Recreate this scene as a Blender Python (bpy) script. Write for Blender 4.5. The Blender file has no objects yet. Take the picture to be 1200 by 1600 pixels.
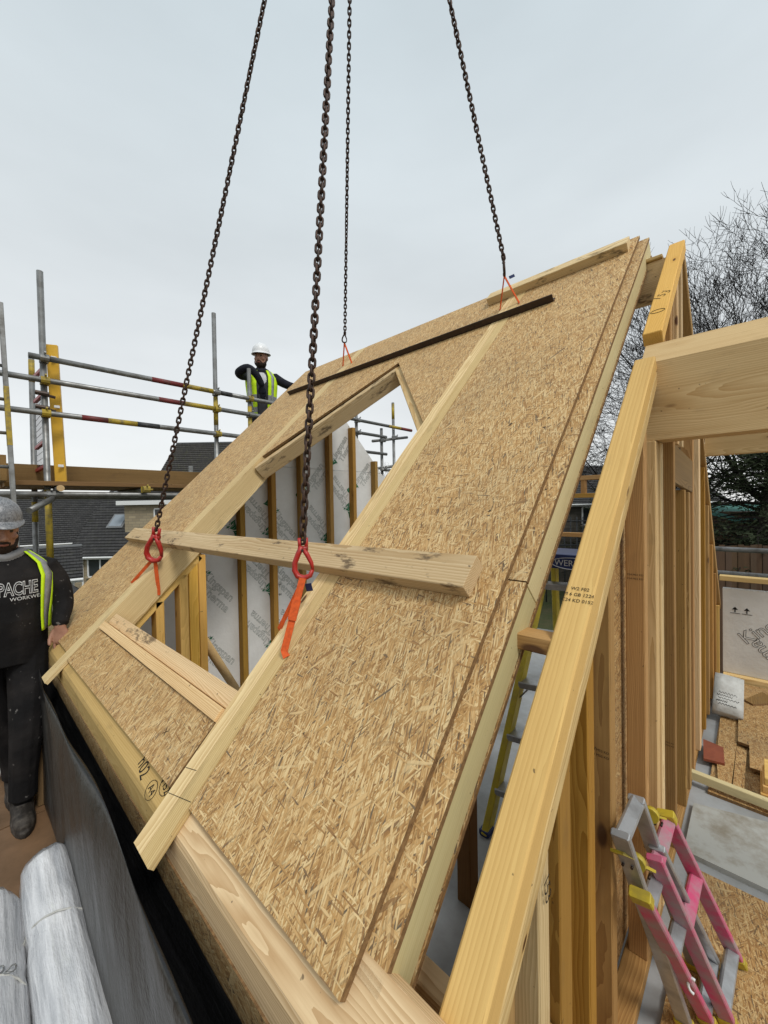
import bpy, bmesh, math, random
import numpy as np
from mathutils import Vector, Matrix, Euler
from mathutils.bvhtree import BVHTree
rad = math.radians
S = bpy.context.scene
COL = S.collection
V = Vector

# ---------------------------------------------------------------- camera, sky, sun, exposure
# x runs across the house, y along the eaves, z up from the scaffold walkway
AZ, PITCH, ROLL, CAMZ = rad(43.1), math.atan(10/622), .018, 1.65
f0 = V((math.cos(AZ), math.sin(AZ), 0)); r0 = V((math.sin(AZ), -math.cos(AZ), 0)); zz = V((0, 0, 1))
fw = f0*math.cos(PITCH) - zz*math.sin(PITCH); up0 = zz*math.cos(PITCH) + f0*math.sin(PITCH)
cu = up0*math.cos(ROLL) + r0*math.sin(ROLL); cr = r0*math.cos(ROLL) - up0*math.sin(ROLL)
cam = bpy.data.cameras.new('camera'); camo = bpy.data.objects.new('camera', cam); COL.objects.link(camo)
m = Matrix((cr, cu, -fw)).transposed().to_4x4(); m.translation = (0, 0, CAMZ); camo.matrix_world = m
cam.sensor_fit = 'VERTICAL'; cam.sensor_height = 36; cam.lens = 36*622/1600
cam.clip_start = .02; cam.clip_end = 2000
S.camera = camo

SUN_EL, SUN_AZ = rad(52), rad(258)          # sun stands behind the camera, to its right
W = bpy.data.worlds.new('World'); S.world = W; W.use_nodes = True
nt = W.node_tree; nt.nodes.clear()
def wn(t, **k):
    n = nt.nodes.new(t)
    for a, b in k.items(): setattr(n, a, b)
    return n
sky = wn('ShaderNodeTexSky', sky_type='NISHITA', sun_disc=False, sun_elevation=SUN_EL, sun_rotation=rad(90)-SUN_AZ)
tcw = wn('ShaderNodeTexCoord'); sep = wn('ShaderNodeSeparateXYZ'); nt.links.new(tcw.outputs['Generated'], sep.inputs[0])
rmp = wn('ShaderNodeValToRGB'); nt.links.new(sep.outputs['Z'], rmp.inputs[0])
rmp.color_ramp.elements[0].position = 0.0; rmp.color_ramp.elements[0].color = (.775, .78, .77, 1)
rmp.color_ramp.elements[1].position = .85; rmp.color_ramp.elements[1].color = (.53, .605, .64, 1)
e = rmp.color_ramp.elements.new(.3); e.color = (.66, .685, .69, 1)
noi = wn('ShaderNodeTexNoise'); noi.inputs['Scale'].default_value = 1.6; noi.inputs['Detail'].default_value = 5
mp = wn('ShaderNodeMapping'); mp.inputs['Scale'].default_value = (1, 1, 3.2); nt.links.new(tcw.outputs['Generated'], mp.inputs[0]); nt.links.new(mp.outputs[0], noi.inputs['Vector'])
mr = wn('ShaderNodeMapRange'); mr.inputs['From Min'].default_value = .3; mr.inputs['From Max'].default_value = .7; mr.inputs['To Min'].default_value = 9.3; mr.inputs['To Max'].default_value = 10.7
nt.links.new(noi.outputs[0], mr.inputs[0])
vm = wn('ShaderNodeVectorMath', operation='SCALE'); nt.links.new(rmp.outputs[0], vm.inputs[0]); nt.links.new(mr.outputs[0], vm.inputs['Scale'])
mix = wn('ShaderNodeMix', data_type='RGBA'); mix.inputs[0].default_value = .9
nt.links.new(sky.outputs[0], mix.inputs[6]); nt.links.new(vm.outputs[0], mix.inputs[7])
bg = wn('ShaderNodeBackground'); bg.inputs[1].default_value = .1; nt.links.new(mix.outputs[2], bg.inputs[0])
wo = wn('ShaderNodeOutputWorld'); nt.links.new(bg.outputs[0], wo.inputs[0])

sl = bpy.data.lights.new('sun', 'SUN'); sl.energy = 1.5; sl.angle = rad(14); sl.color = (1, .965, .91)
so = bpy.data.objects.new('sun', sl); COL.objects.link(so)
sd = V((math.cos(SUN_EL)*math.cos(SUN_AZ), math.cos(SUN_EL)*math.sin(SUN_AZ), math.sin(SUN_EL)))
so.rotation_euler = sd.to_track_quat('Z', 'Y').to_euler(); so.location = (-6, -6, 12)
vs = S.view_settings; vs.view_transform = 'Standard'; vs.look = 'None'; vs.gamma = 1; vs.exposure = 0.3
vs.use_curve_mapping = False

# ---------------------------------------------------------------- materials
MATS = {}
class N:
    def __init__(s, name, rough=.7, spec=.3, metal=0):
        s.m = bpy.data.materials.new(name); s.m.use_nodes = True; s.t = s.m.node_tree
        s.b = s.t.nodes['Principled BSDF']; s.b.inputs['Roughness'].default_value = rough
        s.b.inputs['Specular IOR Level'].default_value = spec; s.b.inputs['Metallic'].default_value = metal
        MATS[name] = s.m
    def put(s, sock, v):
        if isinstance(v, bpy.types.NodeSocket): s.t.links.new(v, sock)
        elif isinstance(v, (tuple, list)) and len(v) == 3 and sock.type == 'RGBA': sock.default_value = (*v, 1)
        else: sock.default_value = v
    def n(s, typ, ins=None, **k):
        nd = s.t.nodes.new('ShaderNode'+typ)
        for a, b in k.items(): setattr(nd, a, b)
        for a, b in (ins or {}).items(): s.put(nd.inputs[a], b)
        return nd
    def obj(s): return s.n('TexCoord').outputs['Object']
    def rnd(s): return s.n('ObjectInfo').outputs['Random']
    def mul(s, v, sc): return s.n('VectorMath', {0: v, 1: sc}, operation='MULTIPLY').outputs[0]
    def add(s, v, w): return s.n('VectorMath', {0: v, 1: w}, operation='ADD').outputs[0]
    def ma(s, op, a, b=0., c=0., clamp=False): return s.n('Math', {0: a, 1: b, 2: c}, operation=op, use_clamp=clamp).outputs[0]
    def noise(s, v, sc, det=3, ro=.5, dist=0): return s.n('TexNoise', {'Vector': v, 'Scale': sc, 'Detail': det, 'Roughness': ro, 'Distortion': dist}).outputs[0]
    def rng(s, x, a, b, c=0., d=1.): return s.n('MapRange', {0: x, 1: a, 2: b, 3: c, 4: d}).outputs[0]
    def mix(s, f, a, b, bt='MIX'):
        nd = s.n('Mix', data_type='RGBA', blend_type=bt); s.put(nd.inputs[0], f); s.put(nd.inputs[6], a); s.put(nd.inputs[7], b); return nd.outputs[2]
    def ramp(s, f, *st):
        nd = s.n('ValToRGB', {0: f}); cr_ = nd.color_ramp
        while len(cr_.elements) < len(st): cr_.elements.new(.5)
        for el, (p, c) in zip(cr_.elements, st): el.position = p; el.color = (*c, 1)
        return nd.outputs[0]
    def bump(s, h, st=.3, d=.002):
        s.put(s.b.inputs['Normal'], s.n('Bump', {'Height': h, 'Strength': st, 'Distance': d}).outputs[0])
    def col(s, c): s.put(s.b.inputs['Base Color'], c)
    def rough(s, c): s.put(s.b.inputs['Roughness'], c)
    def shift(s, k=(37., .31, .23)):
        r = s.rnd(); o = s.n('CombineXYZ', {0: s.ma('MULTIPLY', r, k[0]), 1: s.ma('SINE', s.ma('MULTIPLY', r, 91.)), 2: s.ma('SINE', s.ma('MULTIPLY', r, 53.))}).outputs[0]
        return s.add(s.obj(), s.mul(o, (1, k[1], k[2]))), r

def wood(name, light, dark, knot=(.10, .045, .016), dirt=.25, ring=1., vary=.16):
    q = N(name, .72, .22); v, r = q.shift((37., .12, .12))
    ds = q.noise(q.mul(v, (.9, 5, 5)), 1.6, 2)
    vv = q.add(q.mul(v, (.16, 1, 1)), q.n('CombineXYZ', {1: q.ma('MULTIPLY', q.ma('SUBTRACT', ds, .5), .07), 2: q.ma('MULTIPLY', q.ma('SUBTRACT', ds, .5), .05)}).outputs[0])
    rings = q.n('TexWave', {'Vector': vv, 'Scale': 58., 'Distortion': 2.2, 'Detail': 2., 'Detail Scale': 1.2}, wave_type='RINGS', rings_direction='X', wave_profile='SAW').outputs[1]
    fib = q.noise(q.mul(v, (2.2, 150, 150)), 1, 4, .65)
    tone = q.noise(q.mul(v, (.7, 6, 6)), 1, 3)
    f = q.ma('ADD', q.ma('MULTIPLY', rings, .42*ring), q.ma('ADD', q.ma('MULTIPLY', fib, .5), q.ma('MULTIPLY', tone, .55)))
    c = q.ramp(q.rng(f, .48, 1.02), (0., light), (1., dark))
    vo = q.n('TexVoronoi', {'Vector': q.mul(v, (4.2, 11, 11)), 'Scale': 1., 'Randomness': .95})
    ksz = q.rng(q.n('SeparateColor', {0: vo.outputs['Color']}).outputs[0], .66, 1., 0., .15)
    kd = q.ma('DIVIDE', vo.outputs['Distance'], q.ma('MAXIMUM', ksz, .001))
    km = q.rng(kd, .7, 1.15, 1., 0.); ko = q.rng(kd, .9, 3.0, .6, 0.)
    c = q.mix(ko, c, dark); c = q.mix(km, c, knot)
    dn = q.noise(q.mul(v, (5, 13, 13)), 1, 5, .68)
    c = q.mix(q.rng(dn, .565, .64 if dirt > .6 else .72, 0., min(1., dirt*.9)), c, (.13, .085, .045))
    sp = q.noise(q.mul(v, (60, 60, 60)), 1, 2); c = q.mix(q.rng(sp, .735, .77, 0., .7), c, (.05, .035, .02))
    hv = q.n('HueSaturation', {'Hue': q.rng(r, 0, 1, .492, .506), 'Saturation': q.rng(q.ma('FRACT', q.ma('MULTIPLY', r, 7.3)), 0, 1, .9, 1.08), 'Value': q.rng(q.ma('FRACT', q.ma('MULTIPLY', r, 13.7)), 0, 1, 1-vary, 1+vary), 'Color': c}).outputs[0]
    q.col(hv); q.bump(q.ma('ADD', q.ma('MULTIPLY', fib, .6), q.ma('MULTIPLY', rings, .4)), .35, .0012)
    return q.m
wood('pale_wood', (.75, .56, .29), (.50, .315, .125), dirt=.3)
wood('plate_wood', (.70, .48, .225), (.48, .28, .10), dirt=.3, ring=.6)
wood('dirty_wood', (.76, .575, .32), (.50, .32, .135), dirt=.95)
wood('yellow_wood', (.73, .45, .12), (.52, .275, .05), dirt=.10, ring=.6)
wood('stud_wood', (.48, .275, .08), (.29, .145, .035), dirt=.3)
wood('green_wood', (.62, .52, .26), (.47, .37, .155), dirt=.15, ring=.5)
wood('brown_wood', (.26, .15, .06), (.16, .085, .03), dirt=.3)
wood('lath_wood', (.46, .275, .08), (.29, .155, .04), dirt=.3)
wood('beam_wood', (.68, .52, .28), (.44, .285, .12), dirt=.25, ring=.8, vary=.05)
wood('board_wood', (.30, .185, .075), (.15, .085, .03), dirt=.6)
wood('fence_wood', (.10, .06, .035), (.05, .03, .018), dirt=.3)

def osb(name, tones, dirt, dark=.68, bumps=.6, flat=1.):
    q = N(name, .68, .3); v, r = q.shift((11., 3., 2.))
    w = q.noise(v, 7, 2); w = q.n('TexNoise', {'Vector': v, 'Scale': 9., 'Detail': 2.}).outputs[1]
    v2 = q.add(v, q.mul(q.add(w, (-.5, -.5, -.5)), (.010, .010, 0)))
    col = tones[0]; hgt = None
    cols = None
    for i, (ang, sx, sy, thr) in enumerate([(-10, 12, 100, 0.), (22, 13, 120, .4), (-38, 14, 120, .45), (50, 15, 150, .72), (-62, 16, 150, .84), (-22, 16, 170, .5), (35, 20, 210, .55), (0, 22, 240, .5), (-46, 26, 250, .66), (14, 34, 330, .5), (-28, 40, 360, .5), (80, 36, 300, .9), (18, 18, 130, .955), (-40, 18, 140, .96), (50, 20, 130, .965)]):
        rot = q.n('Mapping', {'Vector': v2, 'Rotation': (0, 0, rad(ang+16))}).outputs[0]
        mpn = q.n('Mapping', {'Vector': rot, 'Scale': (sx, sy, 1), 'Location': (i*3.7, i*1.3, i*.9)}).outputs[0]
        vo = q.n('TexVoronoi', {'Vector': mpn, 'Scale': 1.}, voronoi_dimensions='2D')
        sc = q.n('SeparateColor', {0: vo.outputs['Color']})
        cc = q.ramp(sc.outputs[0], (0., tones[3]), (.10, tones[2]), (.35, tones[1]), (.62, tones[0]), (.9, tones[4]), (1., tones[4]))
        edge = q.rng(vo.outputs['Distance'], .45, .75, 1., dark)
        cc = q.mix(1., cc, q.n('CombineColor', {0: edge, 1: edge, 2: edge}).outputs[0], 'MULTIPLY')
        if cols is None: cols = cc; hgt = sc.outputs[1]
        else:
            mk = q.rng(sc.outputs[1], thr, thr+.04, 0., 1.)
            cols = q.mix(mk, cols, cc); hgt = q.n('Mix', {0: mk, 2: hgt, 3: sc.outputs[1]}, data_type='FLOAT').outputs[0]
    lowf = q.noise(v, 2.3, 4, .6); cols = q.mix(q.rng(lowf, .45, .8, 0., dirt), cols, (.17, .125, .075))
    fl = q.noise(q.mul(v, (30, 160, 60)), 1, 3, .6); cols = q.mix(q.rng(fl, .62, .78, 0., .35), cols, (.14, .09, .04))
    sp = q.noise(v, 46, 2); cols = q.mix(q.rng(sp, .735, .76, 0., .85), cols, (.03, .02, .012))
    st = q.noise(v, 1.1, 5, .65); cols = q.mix(q.rng(st, .64, .74, 0., .45), cols, (.10, .085, .06))
    q.col(cols); q.bump(q.ma('ADD', hgt, q.ma('MULTIPLY', fl, .5)), bumps, .0022)
    return q.m
OT = [(.62, .39, .165), (.52, .30, .11), (.35, .18, .062), (.16, .12, .075), (.75, .545, .275)]
osb('osb', OT, .25)
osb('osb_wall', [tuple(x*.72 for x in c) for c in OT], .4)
osb('osb_floor', [tuple(x*k for x, k in zip(c, (.80, .76, .70))) for c in OT], .5)
def simple(name, c, rough=.6, spec=.3, metal=0, nz=None, bump=None, c2=None, rvar=0):
    """colour with mottling: nz = (scale, lo, hi), c2 = second colour, bump = (scale, strength, distance)"""
    q = N(name, rough, spec, metal); v, r = q.shift((5., 3., 2.))
    if nz:
        x = q.noise(v, nz[0], 5, .65); q.col(q.mix(q.rng(x, nz[1], nz[2]), c, c2))
        if rvar: q.rough(q.rng(x, .3, .7, rough-rvar, rough+rvar))
    else: q.col(c)
    if bump: q.bump(q.noise(v, bump[0], 4, .6), bump[1], bump[2])
    return q.m
simple('osb_edge', (.27, .16, .07), .8, .2, nz=(90, .35, .7), c2=(.12, .065, .028), bump=(120, .6, .002))
simple('chain_steel', (.035, .024, .019), .55, .5, .5, (60, .35, .7), (80, .5, .001), (.075, .035, .02))
simple('bar_steel', (.035, .026, .022), .5, .5, .4, (30, .35, .7), (60, .3, .001), (.07, .04, .028))
simple('hook_red', (.42, .022, .016), .42, .5, 0, (45, .55, .72), (60, .2, .001), (.13, .03, .02))
simple('sling_orange', (.72, .12, .028), .8, .2, 0, (70, .4, .75), (300, .4, .001), (.42, .07, .02))
simple('galvanised', (.30, .305, .30), .45, .5, .55, (9, .35, .7), (40, .2, .001), (.13, .125, .115), .1)
simple('tube_yellow', (.42, .30, .03), .55, .4, 0, (14, .45, .68), (40, .3, .001), (.16, .13, .06))
simple('tube_red', (.17, .025, .025), .55, .4, 0, (14, .45, .7), None, (.09, .05, .04))
simple('tube_black', (.025, .028, .03), .55, .4, 0, (14, .45, .7), None, (.08, .08, .08))
simple('gate_red', (.36, .02, .025), .45, .5, 0, (30, .55, .75), None, (.2, .05, .04))
simple('level_yellow', (.75, .44, .045), .4, .5, 0, (8, .5, .8), None, (.6, .36, .05))
simple('aluminium', (.42, .43, .44), .42, .5, .55, (12, .4, .7), (60, .15, .001), (.25, .25, .25), .1)
simple('pink_paint', (.56, .06, .16), .55, .4, 0, (13, .36, .64), None, (.34, .25, .26))
simple('yellow_plastic', (.50, .38, .03), .5, .4, 0, (26, .45, .75), None, (.28, .21, .04))
simple('fibreglass_yellow', (.55, .45, .04), .5, .4, 0, (12, .45, .75), None, (.38, .30, .06))
simple('cap_blue', (.015, .03, .12), .45, .4)
simple('cap_white', (.55, .57, .6), .6, .3)
simple('ink', (.022, .020, .018), .8, .1)
simple('ink_green', (.03, .16, .08), .8, .1)
simple('ink_print', (.10, .13, .11), .8, .1)
simple('ink_grey', (.16, .17, .17), .7, .2)
simple('bag_white', (.55, .55, .52), .7, .3, 0, (9, .4, .7), (22, .6, .01), (.36, .35, .32))
simple('red_tile', (.25, .07, .035), .7, .3, 0, (12, .4, .7), None, (.17, .045, .025))
simple('concrete', (.36, .375, .385), .75, .3, 0, (3.2, .38, .68), (30, .15, .002), (.25, .25, .24), .12)
simple('cement_board', (.40, .40, .37), .8, .2, 0, (7, .42, .66), (40, .2, .002), (.24, .21, .16))
simple('deck_ply', (.20, .115, .06), .6, .35, 0, (5, .35, .7), (50, .2, .001), (.12, .07, .035), .12)
simple('white_paint', (.72, .73, .72), .5, .4)
simple('glass_dark', (.03, .036, .04), .08, .6)
simple('skylight_glass', (.22, .25, .28), .1, .6)
simple('lead_grey', (.16, .165, .17), .6, .3)
simple('brick_dark', (.05, .042, .038), .9, .2, 0, (6, .4, .7), None, (.10, .085, .07))
simple('grass', (.045, .06, .022), .9, .1, 0, (1.5, .35, .7), (20, .5, .02), (.085, .075, .04))
simple('bark', (.045, .037, .031), .9, .1, 0, (5, .35, .7), (25, .4, .01), (.024, .02, .017))
simple('needle', (.026, .038, .018), .8, .2, 0, (6, .35, .7), None, (.045, .055, .026))
simple('twig_dark', (.020, .017, .015), .9, .1)
simple('teal_net', (.08, .22, .19), .8, .2)
simple('skin', (.36, .19, .125), .55, .35, 0, (30, .4, .75), (140, .15, .001), (.28, .135, .09))
simple('skin_lip', (.26, .10, .075), .5, .3)
simple('hair', (.022, .015, .011), .8, .2, 0, (200, .4, .7), (260, .6, .002), (.045, .03, .022))
simple('eye', (.02, .014, .012), .3, .5)
simple('hivis', (.60, .86, .02), .7, .2, 0, (20, .45, .75), (14, .3, .008), (.42, .66, .02))
simple('reflective', (.27, .28, .285), .5, .5, 0, (40, .45, .7), (14, .25, .008), (.18, .185, .19))
simple('helmet_white', (.76, .77, .78), .35, .5)
simple('cloth_white', (.62, .62, .64), .8, .2, 0, (12, .4, .7), (25, .4, .006), (.42, .42, .44))
simple('cloth_charcoal', (.035, .036, .042), .85, .2, 0, (9, .4, .7), (16, .5, .01), (.06, .06, .066))
simple('cloth_navy', (.010, .011, .017), .85, .2, 0, (9, .4, .7), (16, .5, .01), (.02, .021, .028))
simple('hood_grey', (.2, .2, .205), .85, .2, 0, (12, .4, .7), (25, .5, .006), (.2, .2, .2))
simple('letter_white', (.62, .62, .61), .8, .1, 0, (50, .5, .72), None, (.35, .34, .33))
simple('boot', (.022, .018, .015), .7, .3, 0, (14, .45, .7), (40, .5, .004), (.10, .085, .07))
def work_black():
    q = N('work_black', .85, .2); v, r = q.shift((5., 3., 2.))
    c = q.mix(q.rng(q.noise(v, 7, 4), .45, .75), (.008, .0075, .008), (.024, .021, .02))
    c = q.mix(q.rng(q.noise(v, 34, 2), .70, .75, 0, .8), c, (.17, .16, .15))
    c = q.mix(q.rng(q.noise(q.add(v, (3, 1, 2)), 11, 5, .7), .66, .76, 0, .45), c, (.11, .10, .09))
    q.col(c); q.bump(q.noise(v, 11, 4), .7, .016)
work_black()
def carbon():
    q = N('helmet_grey', .4, .5); v = q.obj()
    vo = q.n('TexVoronoi', {'Vector': q.mul(v, (1, 1, .5)), 'Scale': 210.})
    q.col(q.mix(q.n('SeparateColor', {0: vo.outputs['Color']}).outputs[0], (.10, .105, .115), (.25, .255, .265)))
carbon()
def foil():
    q = N('foil_board', .5, .4, 0.); v, r = q.shift((7., 2., 1.))
    x = q.noise(v, 3, 4, .6); q.col(q.mix(q.rng(x, .35, .7), (.74, .735, .71), (.62, .61, .58)))
    q.bump(q.ma('ADD', q.noise(v, 26, 3), q.ma('MULTIPLY', q.noise(v, 150, 2), .3)), .4, .006)
foil()
def membrane():
    q = N('membrane_black', .34, .4); v, r = q.shift((5., 2., 1.))
    d = q.noise(q.mul(v, (8, 3, 8)), 1, 5, .7)
    q.col(q.mix(q.rng(d, .5, .75, 0, .5), (.011, .011, .012), (.05, .048, .045))); q.rough(q.rng(d, .3, .7, .26, .5))
    q.bump(q.ma('ADD', q.noise(q.mul(v, (5, 1.2, 12)), 1, 4), q.ma('MULTIPLY', q.noise(v, 60, 3), .12)), .8, .02)
    q = N('membrane_skylit', .34, .5); v, r = q.shift((5., 2., 1.))  # same black plastic, sky light on its outer face painted in as grey
    d = q.noise(q.mul(v, (12, 6, 2.5)), 1, 5, .7)
    q.col(q.mix(q.rng(d, .4, .7, 0, 1), (.020, .0195, .018), (.062, .058, .052))); q.rough(q.rng(d, .3, .7, .3, .55))
    q.bump(q.ma('ADD', q.noise(q.mul(v, (6, 7, 2.5)), 1, 4), q.ma('MULTIPLY', q.noise(v, 70, 3), .15)), .9, .03)
membrane()
def wrap():
    q = N('plastic_wrap', .28, .6); q.b.inputs['Coat Weight'].default_value = .6; q.b.inputs['Coat Roughness'].default_value = .12; v, r = q.shift((5., .01, .01))
    w1 = q.noise(q.mul(v, (2.5, 34, 34)), 1, 4, .6); w2 = q.noise(q.mul(v, (14, 40, 40)), 1, 4, .7)
    c = q.mix(q.rng(w1, .35, .68), (.42, .43, .45), (.80, .80, .81))
    c = q.mix(q.rng(w2, .66, .8, 0, .5), c, (.3, .27, .23)); q.col(c); q.rough(q.rng(w2, .3, .7, .18, .42))
    q.bump(q.ma('ADD', w1, q.ma('MULTIPLY', w2, .45)), .8, .012)
wrap()
def tiles(name, a, b, moss):
    q = N(name, .75, .3); v = q.obj()
    br = q.n('TexBrick', {'Vector': v, 'Color1': a, 'Color2': b, 'Mortar': (.012, .012, .012), 'Scale': 1., 'Mortar Size': .010, 'Brick Width': .20, 'Row Height': .22, 'Bias': 0.}).outputs[0]
    x = q.noise(v, 3.5, 5, .7); c = q.mix(q.rng(x, .55, .75, 0, moss), br, (.07, .075, .022))
    y = q.noise(v, 11, 3, .6); c = q.mix(q.rng(y, .66, .72, 0, .45), c, (.22, .22, .21)); q.col(c)
tiles('tile_dark', (.050, .048, .047), (.030, .029, .029), .25)
tiles('tile_mossy', (.055, .05, .044), (.036, .033, .03), .9)
def stone(name, a, b, mo):
    q = N(name, .85, .2); v = q.obj()
    br = q.n('TexBrick', {'Vector': q.n('Mapping', {'Vector': v, 'Rotation': (rad(90), 0, 0)}).outputs[0], 'Color1': a, 'Color2': b, 'Mortar': mo, 'Scale': 1., 'Mortar Size': .012, 'Brick Width': .42, 'Row Height': .16})
    q.col(br.outputs[0]); q.bump(br.outputs[1], -.5, .01)
stone('stone_block', (.36, .30, .20), (.26, .215, .145), (.22, .19, .14))
stone('stone_dark', (.10, .09, .075), (.07, .062, .05), (.06, .055, .045))
M = MATS

# ---------------------------------------------------------------- helpers
LOC = {}                                     # world matrices of what has been placed
def put(o, parent, mw):
    COL.objects.link(o); LOC[o.name] = mw
    if parent is not None:
        o.parent = parent; o.matrix_basis = LOC[parent.name].inverted() @ mw
    else: o.matrix_basis = mw
    return o
def tag(o, label=None, cat=None, group=None, kind=None):
    if label: o['label'] = label
    if cat: o['category'] = cat
    if group: o['group'] = group
    if kind: o['kind'] = kind
    return o
def thing(name, label, cat, loc=(0, 0, 0), group=None):
    o = bpy.data.objects.new(name, None); o.empty_display_size = .1
    put(o, None, Matrix.Translation(loc)); return tag(o, label, cat, group)
def mesh(name, vs_, fs, mats, parent=None, mw=Matrix(), smooth=False, idx=None):
    me = bpy.data.meshes.new(name); me.from_pydata([tuple(v) for v in vs_], [], fs)
    for mt in (mats if isinstance(mats, (list, tuple)) else [mats]): me.materials.append(M[mt] if isinstance(mt, str) else mt)
    if idx is not None: me.polygons.foreach_set('material_index', idx)
    if smooth: me.polygons.foreach_set('use_smooth', [True]*len(me.polygons))
    if len(me.polygons) > 1 and len(me.polygons) < 60000:
        b_ = bmesh.new(); b_.from_mesh(me); bmesh.ops.recalc_face_normals(b_, faces=b_.faces[:]); b_.to_mesh(me); b_.free()
    me.update(); o = bpy.data.objects.new(name, me); return put(o, parent, mw)
def frame(o, x, up):
    x = V(x).normalized(); z = V(up); z = (z - x*z.dot(x)).normalized(); y = z.cross(x)
    mt = Matrix((x, y, z)).transposed().to_4x4(); mt.translation = o; return mt
def boxdata(L, w, h, c=.003):
    """box with its length along x and chamfered long edges"""
    c = min(c, w*.3, h*.3); a, b = w/2, h/2
    pr = [(-a+c, -b), (a-c, -b), (a, -b+c), (a, b-c), (a-c, b), (-a+c, b), (-a, b-c), (-a, -b+c)]
    e_ = min(c*.7, L*.2)
    vs_ = []
    for x, k in ((-L/2, 1-e_/max(a, b)), (-L/2+e_, 1), (L/2-e_, 1), (L/2, 1-e_/max(a, b))): vs_ += [(x, p[0]*k, p[1]*k) for p in pr]
    fs = [(i+8*j, (i+1) % 8+8*j, (i+1) % 8+8*j+8, i+8*j+8) for j in range(3) for i in range(8)]
    fs = [f[::-1] for f in fs]; fs += [tuple(range(8)), tuple(range(31, 23, -1))]
    return vs_, [f[::-1] for f in fs]
def timber(name, p0, p1, w, h, mat, parent=None, up=(0, 0, 1), c=.003):
    """w across, h along up; p0-p1 the centre line"""
    p0, p1 = V(p0), V(p1); L = (p1-p0).length; vs_, fs = boxdata(L, w, h, c)
    return mesh(name, vs_, fs, mat, parent, frame((p0+p1)/2, p1-p0, up))
def box(name, lo, hi, mat, parent=None, axis=0, c=.003):
    lo, hi = V(lo), V(hi); ce = (lo+hi)/2; d = hi-lo
    if axis == 0: return timber(name, (lo.x, ce.y, ce.z), (hi.x, ce.y, ce.z), d.y, d.z, mat, parent, c=c)
    if axis == 1: return timber(name, (ce.x, lo.y, ce.z), (ce.x, hi.y, ce.z), d.x, d.z, mat, parent, c=c)
    return timber(name, (ce.x, ce.y, lo.z), (ce.x, ce.y, hi.z), d.y, d.x, mat, parent, up=(1, 0, 0), c=c)
def prism(name, poly, z0, z1, mat, parent=None, mw=Matrix(), edge=None):
    n = len(poly); cx = sum(p[0] for p in poly)/n; cy = sum(p[1] for p in poly)/n
    a = sum(poly[i][0]*poly[(i+1) % n][1]-poly[(i+1) % n][0]*poly[i][1] for i in range(n))
    if a < 0: poly = poly[::-1]
    vs_ = [(p[0]-cx, p[1]-cy, z0) for p in poly]+[(p[0]-cx, p[1]-cy, z1) for p in poly]
    fs = [tuple(range(n))[::-1], tuple(range(n, 2*n))]+[(i, (i+1) % n, (i+1) % n+n, i+n) for i in range(n)]
    return mesh(name, vs_, fs, [mat, edge] if edge else mat, parent, mw @ Matrix.Translation((cx, cy, 0)), idx=([0, 0]+[1]*n) if edge else None)
def tubedata(pts, rs, seg=10, cap=True, flat=1.):
    pts = [V(p) for p in pts]; rs = rs if isinstance(rs, (list, tuple)) else [rs]*len(pts)
    vs_, fs = [], []; u = None
    for i, p in enumerate(pts):
        d = (pts[min(i+1, len(pts)-1)]-pts[max(i-1, 0)]).normalized()
        if u is None: u = d.orthogonal().normalized()
        u = (u-d*u.dot(d)).normalized(); w = d.cross(u)
        for k in range(seg):
            a = 2*math.pi*k/seg; vs_.append(p+u*math.cos(a)*rs[i]+w*math.sin(a)*rs[i]*flat)
    for i in range(len(pts)-1):
        for k in range(seg):
            fs.append((i*seg+k, i*seg+(k+1) % seg, (i+1)*seg+(k+1) % seg, (i+1)*seg+k))
    if cap: fs += [tuple(range(seg))[::-1], tuple(range((len(pts)-1)*seg, len(pts)*seg))]
    return vs_, fs
def tube(name, pts, r, mat, parent=None, seg=12, smooth=True):
    o = sum((V(p) for p in pts), V())/len(pts)
    vs_, fs = tubedata([V(p)-o for p in pts], r, seg)
    ob = mesh(name, vs_, fs, mat, parent, Matrix.Translation(o))
    if smooth: ob.data.polygons.foreach_set('use_smooth', [len(p.vertices) == 4 for p in ob.data.polygons])
    return ob
class MB:
    """collects pieces of ONE part"""
    def __init__(s): s.v, s.f, s.i = [], [], []
    def add(s, d, mw=Matrix(), i=0):
        o = len(s.v); s.v += [mw @ V(v) for v in d[0]]; s.f += [tuple(k+o for k in f) for f in d[1]]; s.i += [i]*len(d[1]); return s
    def tube(s, pts, r, seg=8, i=0, flat=1.): return s.add(tubedata(pts, r, seg, True, flat), i=i)
    def box(s, lo, hi, i=0, c=.002):
        lo, hi = V(lo), V(hi); d = hi-lo; return s.add(boxdata(d.x, d.y, d.z, c), Matrix.Translation((lo+hi)/2), i)
    def bar(s, p0, p1, w, h, up=(0, 0, 1), i=0, c=.002):
        p0, p1 = V(p0), V(p1); return s.add(boxdata((p1-p0).length, w, h, c), frame((p0+p1)/2, p1-p0, up), i)
    def build(s, name, mats, parent=None, smooth=False):
        lo = V((min(v.x for v in s.v), min(v.y for v in s.v), min(v.z for v in s.v))); hi = V((max(v.x for v in s.v), max(v.y for v in s.v), max(v.z for v in s.v)))
        ce = (lo+hi)/2
        return mesh(name, [v-ce for v in s.v], s.f, mats, parent, Matrix.Translation(ce), smooth, s.i)
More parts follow.
